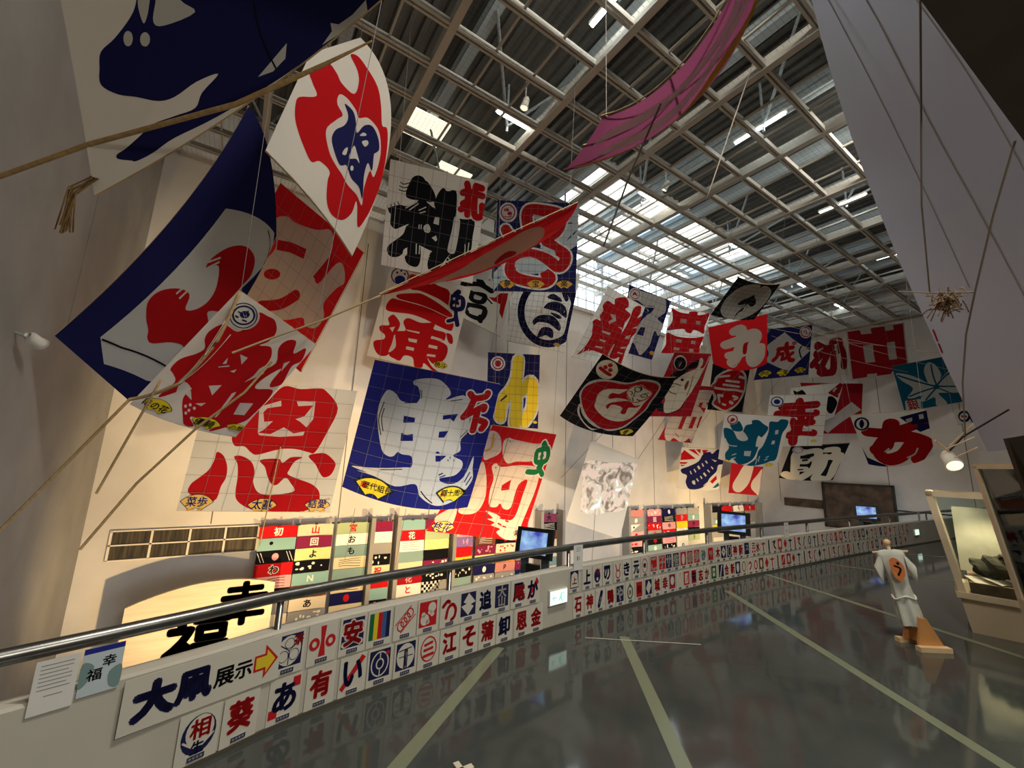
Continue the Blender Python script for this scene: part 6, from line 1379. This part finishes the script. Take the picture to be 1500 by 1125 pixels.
CASEW = noisy('beige_case', (.55, .45, .30), (.62, .51, .35), 2, .6); FR = noisy('pale_oak', (.66, .54, .36), (.74, .62, .43), 4, .5)
GL = bpy.data.materials.new('case_glass'); GL.use_nodes = True; nt = GL.node_tree
tr = nt.nodes.new('ShaderNodeBsdfTransparent'); tr.inputs['Color'].default_value = (.93, .97, .95, 1); gl = nt.nodes.new('ShaderNodeBsdfGlossy'); gl.inputs['Roughness'].default_value = .03
fz = nt.nodes.new('ShaderNodeFresnel'); fz.inputs['IOR'].default_value = 1.45; mx = nt.nodes.new('ShaderNodeMixShader')
nt.links.new(fz.outputs[0], mx.inputs[0]); nt.links.new(tr.outputs[0], mx.inputs[1]); nt.links.new(gl.outputs[0], mx.inputs[2]); nt.links.new(mx.outputs[0], nt.nodes['Material Output'].inputs['Surface'])
def lean_box(bm, x0, x1, y0, y1, z0, z1, K):                              # boxes that flare with height
    for v in box(bm, x0, x1, y0, y1, z0, z1): v.co = Vector((v.co.x - K * v.co.z, v.co.y, v.co.z))
# local x runs along the front to the right, y goes back
root = empty('display_case', 'low oak framed glass display case with a dark model inside, right of the costume stand', 'display case', (8.14, 1.53, 0), math.radians(-79)); K = .15
bm = bmesh.new(); lean_box(bm, 0, 2.2, 0, 1.2, 0, .40, K); link('base', bm, CASEW, root)
bm = bmesh.new(); lean_box(bm, -.03, 2.23, -.03, 1.23, .40, .47, K); link('ledge', bm, FR, root)
for x, y in ((.0, .0), (2.14, 0), (0, 1.14), (2.14, 1.14)):
    bm = bmesh.new(); lean_box(bm, x, x + .07, y, y + .07, .47, 1.72, K); link('post', bm, FR, root)
bm = bmesh.new()
for a in ((0, 2.21, 0, .07), (0, 2.21, 1.14, 1.21), (0, .07, .07, 1.14), (2.14, 2.21, .07, 1.14)): lean_box(bm, *a, 1.66, 1.73, K)
link('top_frame', bm, FR, root)
for nm, a in (('glass_front', (.07, 2.14, .03, .036)), ('glass_side', (.03, .036, .07, 1.14)), ('glass_back', (.07, 2.14, 1.17, 1.176))):
    bm = bmesh.new(); lean_box(bm, *a, .47, 1.66, K); link(nm, bm, GL, root)
o = empty('diorama', 'dark mounded model with papers and small block inside the oak display case', 'model', (0, 0, 0)); o.matrix_world = Matrix.Translation((8.10, 1.50, 0)) @ Matrix.Rotation(math.radians(-79), 4, 'Z')
bm = bmesh.new(); bmesh.ops.create_icosphere(bm, subdivisions=3, radius=1)
for v in bm.verts:
    k = 1 + .18 * math.sin(9 * v.co.x + 4 * v.co.y) * math.cos(7 * v.co.z + 3 * v.co.x); v.co = Vector((.62 + v.co.x * .40 * k, .55 + v.co.y * .30 * k, .80 + v.co.z * .19 * k))
link('mound', bm, noisy('dark_moss', (.015, .016, .010), (.06, .055, .03), 14, .95, bump=.6), o)
bm = bmesh.new(); bmesh.ops.create_icosphere(bm, subdivisions=3, radius=1)
for v in bm.verts:
    k = 1 + .15 * math.sin(8 * v.co.x + 5 * v.co.z); v.co = Vector((.34 + v.co.x * .30 * k, .60 + v.co.y * .35 * k, .74 + v.co.z * .16 * k))
link('mound', bm, MATS['dark_moss'], o)
bm = bmesh.new(); box(bm, .02, 2.05, .10, 1.1, .475, .60); link('tray', bm, noisy('earth_tray', (.22, .15, .09), (.36, .26, .16), 8, .9), o)
bm = bmesh.new(); box(bm, -.04, 2.05, 1.08, 1.12, .60, 1.5); link('backdrop', bm, noisy('painted_backdrop', (.36, .36, .26), (.48, .47, .36), 3, .9), o)
bm = bmesh.new(); box(bm, .48, .95, .10, .30, .605, .68); link('block', bm, PINE, o)
for k in range(3):
    bm = bmesh.new(); box(bm, -.16, .16, -.10, .10, 0, .006, M=Matrix.Translation((.17 + .15 * k, .26 + .03 * k, .62 + .012 * k)) @ Matrix.Rotation(.5 + .4 * k, 4, 'Z') @ Matrix.Rotation(.25, 4, 'X')); link('paper', bm, mat('case_paper', (.70, .66, .55), .8), o)
spot('case_lamp', (8.9, 1.3, 1.62), (8.7, 1.4, .6), 45, (1, .78, .52), 120)
# taller case at the right edge
c2 = Vector((6.15, .26, 0)); K = .14
root = empty('display_case', 'tall glass case with a dark upright panel at the right picture edge', 'display case', c2, math.radians(-50))
bm = bmesh.new(); lean_box(bm, 0, 1.2, 0, .9, 0, .75, K); link('base', bm, CASEW, root)
for x, y in ((0, 0), (1.14, 0), (0, .84), (1.14, .84)):
    bm = bmesh.new(); lean_box(bm, x, x + .06, y, y + .06, .75, 2.05, K); link('post', bm, FR, root)
bm = bmesh.new()
for a in ((0, 1.2, 0, .05), (0, 1.2, .85, .9), (0, .05, .05, .85), (1.15, 1.2, .05, .85)): lean_box(bm, *a, 2.02, 2.07, K)
link('top_frame', bm, FR, root)
for nm, a in (('glass_front', (.06, 1.14, .02, .026)), ('glass_side', (.02, .026, .06, .84))):
    bm = bmesh.new(); lean_box(bm, *a, .75, 2.02, K); link(nm, bm, GL, root)
bm = bmesh.new(); lean_box(bm, .10, .13, .2, .7, .80, 1.95, K); link('light_strip', bm, mat('case_light', (.8, .9, 1), .4, emit=1.3, ecol=(.82, .92, 1)), root)
bm = bmesh.new(); lean_box(bm, .06, 1.14, .80, .83, .75, 2.0, K); link('backdrop', bm, mat('pale_fill_panel', (.62, .62, .58), .8), root)  # added pale panel that makes the inside of the case look bright
bm = bmesh.new(); IV = root.matrix_basis.inverted()
f4 = [IV @ Vector(p) for p in ((5.106, 0.594, 2.237), (5.142, 0.312, 2.302), (5.463, 0.351, 1.201), (5.380, 0.554, 1.618))]; g4 = [p + IV.to_3x3() @ Vector((.05, .03, 0)) for p in f4]
f4 = [bm.verts.new(p) for p in f4]; g4 = [bm.verts.new(p) for p in g4]; bm.faces.new(f4); bm.faces.new(g4[::-1])
for i in range(4): bm.faces.new((f4[i], g4[i], g4[(i + 1) % 4], f4[(i + 1) % 4]))
bmesh.ops.recalc_face_normals(bm, faces=bm.faces); link('dark_panel', bm, mat('dark_brown_panel', (.03, .02, .012), .7), root)
spot('case_lamp', (6.55, -.05, 1.95), (6.6, .1, .8), 14, (.9, .95, 1), 120)

# ---------------------------------------------------------------- lamps
TUBE = mat('fluorescent_tube', (1, .97, .9), .4, emit=16, ecol=(1, .95, .84)); TUBEC = mat('fluorescent_tube_cool', (.95, 1, 1), .4, emit=14, ecol=(.88, .98, 1)); HOUS = mat('lamp_housing', (.65, .65, .6), .5)
def tube_lamp(a, b, warm, label):
    a, b = Vector(a), Vector(b); d = (b - a); L = d.length; o = empty('fluorescent_light', label, 'ceiling light', (a + b) / 2, math.atan2(d.y, d.x), 'fluorescent tubes above the ceiling grid')
    bm = bmesh.new(); box(bm, -L / 2, L / 2, -.06, .06, .05, .11); link('housing', bm, HOUS, o)
    bm = bmesh.new(); tube(bm, [(-L / 2 + .03, 0, .02), (L / 2 - .03, 0, .02)], .03, 8); link('tube', bm, TUBE if warm else TUBEC, o)
z = 9.97
for x, lab in ((4.1, 'warm tube lamp nearest the white 初 kite'), (9.1, 'tube lamp at the near edge of the skylight'), (14.05, 'second tube lamp along the skylight edge'), (18.95, 'tube lamp beyond the skylight, left of the far pair'), (23.3, 'farthest tube lamp near the back wall')):
    tube_lamp((x, 7.36, z), (x + 1.2, 7.36, z), x < 14, lab)
for x, lab in ((4.55, 'cool tube lamp at the top centre of the picture'), (9.5, 'cool tube lamp right of the violet striped kite'), (14.43, 'cool tube lamp beside the giant white sheet'), (19.4, 'cool tube lamp far down near the giant white sheet')):
    tube_lamp((x, 3.5, z), (x, 4.7, z), False, lab)
PANL = mat('cream_light_panel', (.9, .85, .65), .5, emit=.85, ecol=(1, .93, .70))
for (x, y), lab in (((3.30, 9.95), 'square cream skylight tile in the roof above the warm tube lamp'), ((4.75, 11.4), 'square cream skylight tile in the roof over the white 初 kite')):
    bm = bmesh.new(); box(bm, -.55, .55, -.5, .5, 0, .05); tag(link('skylight_tile', bm, PANL, loc=(x, y, 11.0)), lab, 'skylight')
def spotlight(loc, aim, label, s=1.0, on=True):
    o = empty('spotlight', label, 'spotlight', loc); d = (Vector(aim) - Vector(loc)).normalized(); q = d.to_track_quat('Z', 'Y').to_matrix().to_4x4()
    bm = bmesh.new(); tube(bm, [q @ Vector((0, 0, z_)) for z_ in (-.09 * s, -.05 * s, .05 * s, .10 * s)], [.03 * s, .055 * s, .06 * s, .075 * s], 14); link('lamp_body', bm, mat('lamp_white', (.75, .72, .62), .5), o, True)
    bm = bmesh.new(); tube(bm, [q @ Vector((0, 0, .10 * s)), q @ Vector((0, 0, .105 * s))], .062 * s, 14); link('lens', bm, mat('lamp_lens', (1, .9, .7), .3, emit=9 if on else .9, ecol=(1, .88, .66)), o)
    return o
o = spotlight((-2.320, 7.756, 3.239), (0, 14, 1.0), 'small white spotlight on the left wall beside the navy kite', 1.2, False)
bm = bmesh.new(); tube(bm, [(0, 0, 0), (-.18, 0, .06)], .015, 8); link('bracket', bm, HOUS, o)
for (x, y), lab in (((772, 150), 'white round floodlight hanging above the warm tube lamp'), ((975, 270), 'white round floodlight over the near skylight edge')):
    pass
fl = (4.897, 7.337, 10.676); o = spotlight(fl, (4, 9, 4), 'white floodlight on a short arm above the warm tube lamp', 1.5, False); bm = bmesh.new(); tube(bm, [(0, 0, 0), (0, 0, .6)], .02, 6); link('bracket', bm, HOUS, o)
fl = (10.182, 7.175, 10.605); o = spotlight(fl, (9, 12, 4), 'white floodlight between the grid beams at the skylight edge', 1.5, False); bm = bmesh.new(); tube(bm, [(0, 0, 0), (0, 0, .6)], .02, 6); link('bracket', bm, HOUS, o)
cl = Vector((8.914, 1.635, 2.202))
o = spotlight(cl, cl + Vector((-.55, -.35, -.6)), 'bright clip spotlight among bamboo sticks above the display case', 1.5)
bm = bmesh.new(); tube(bm, [Vector((8.628, 0.945, 2.852)) - cl, Vector((8.740, 1.436, 2.508)) - cl, Vector((0, 0, .1))], .012, 6); link('arm', bm, BLK, o)
for k, (a, b) in enumerate((((8.752, 1.576, 2.394), (8.692, 1.309, 2.675)), ((8.701, 1.623, 2.332), (8.739, 1.316, 2.504)), ((8.699, 1.717, 2.463), (8.968, 1.590, 2.244)), ((8.803, 1.587, 2.198), (8.791, 1.314, 2.363)))):
    rope('bamboo_stick', ('highest', 'second', 'thick short', 'lowest')[k] + ' bamboo stick lit by the clip spotlight', [a, b], .014 if k == 2 else .007, PINEL, cat='stick')
spot('clip_light', cl + Vector((0, 0, -.25)), cl + Vector((-.4, .3, -2)), 25, (1, .85, .6), 110)
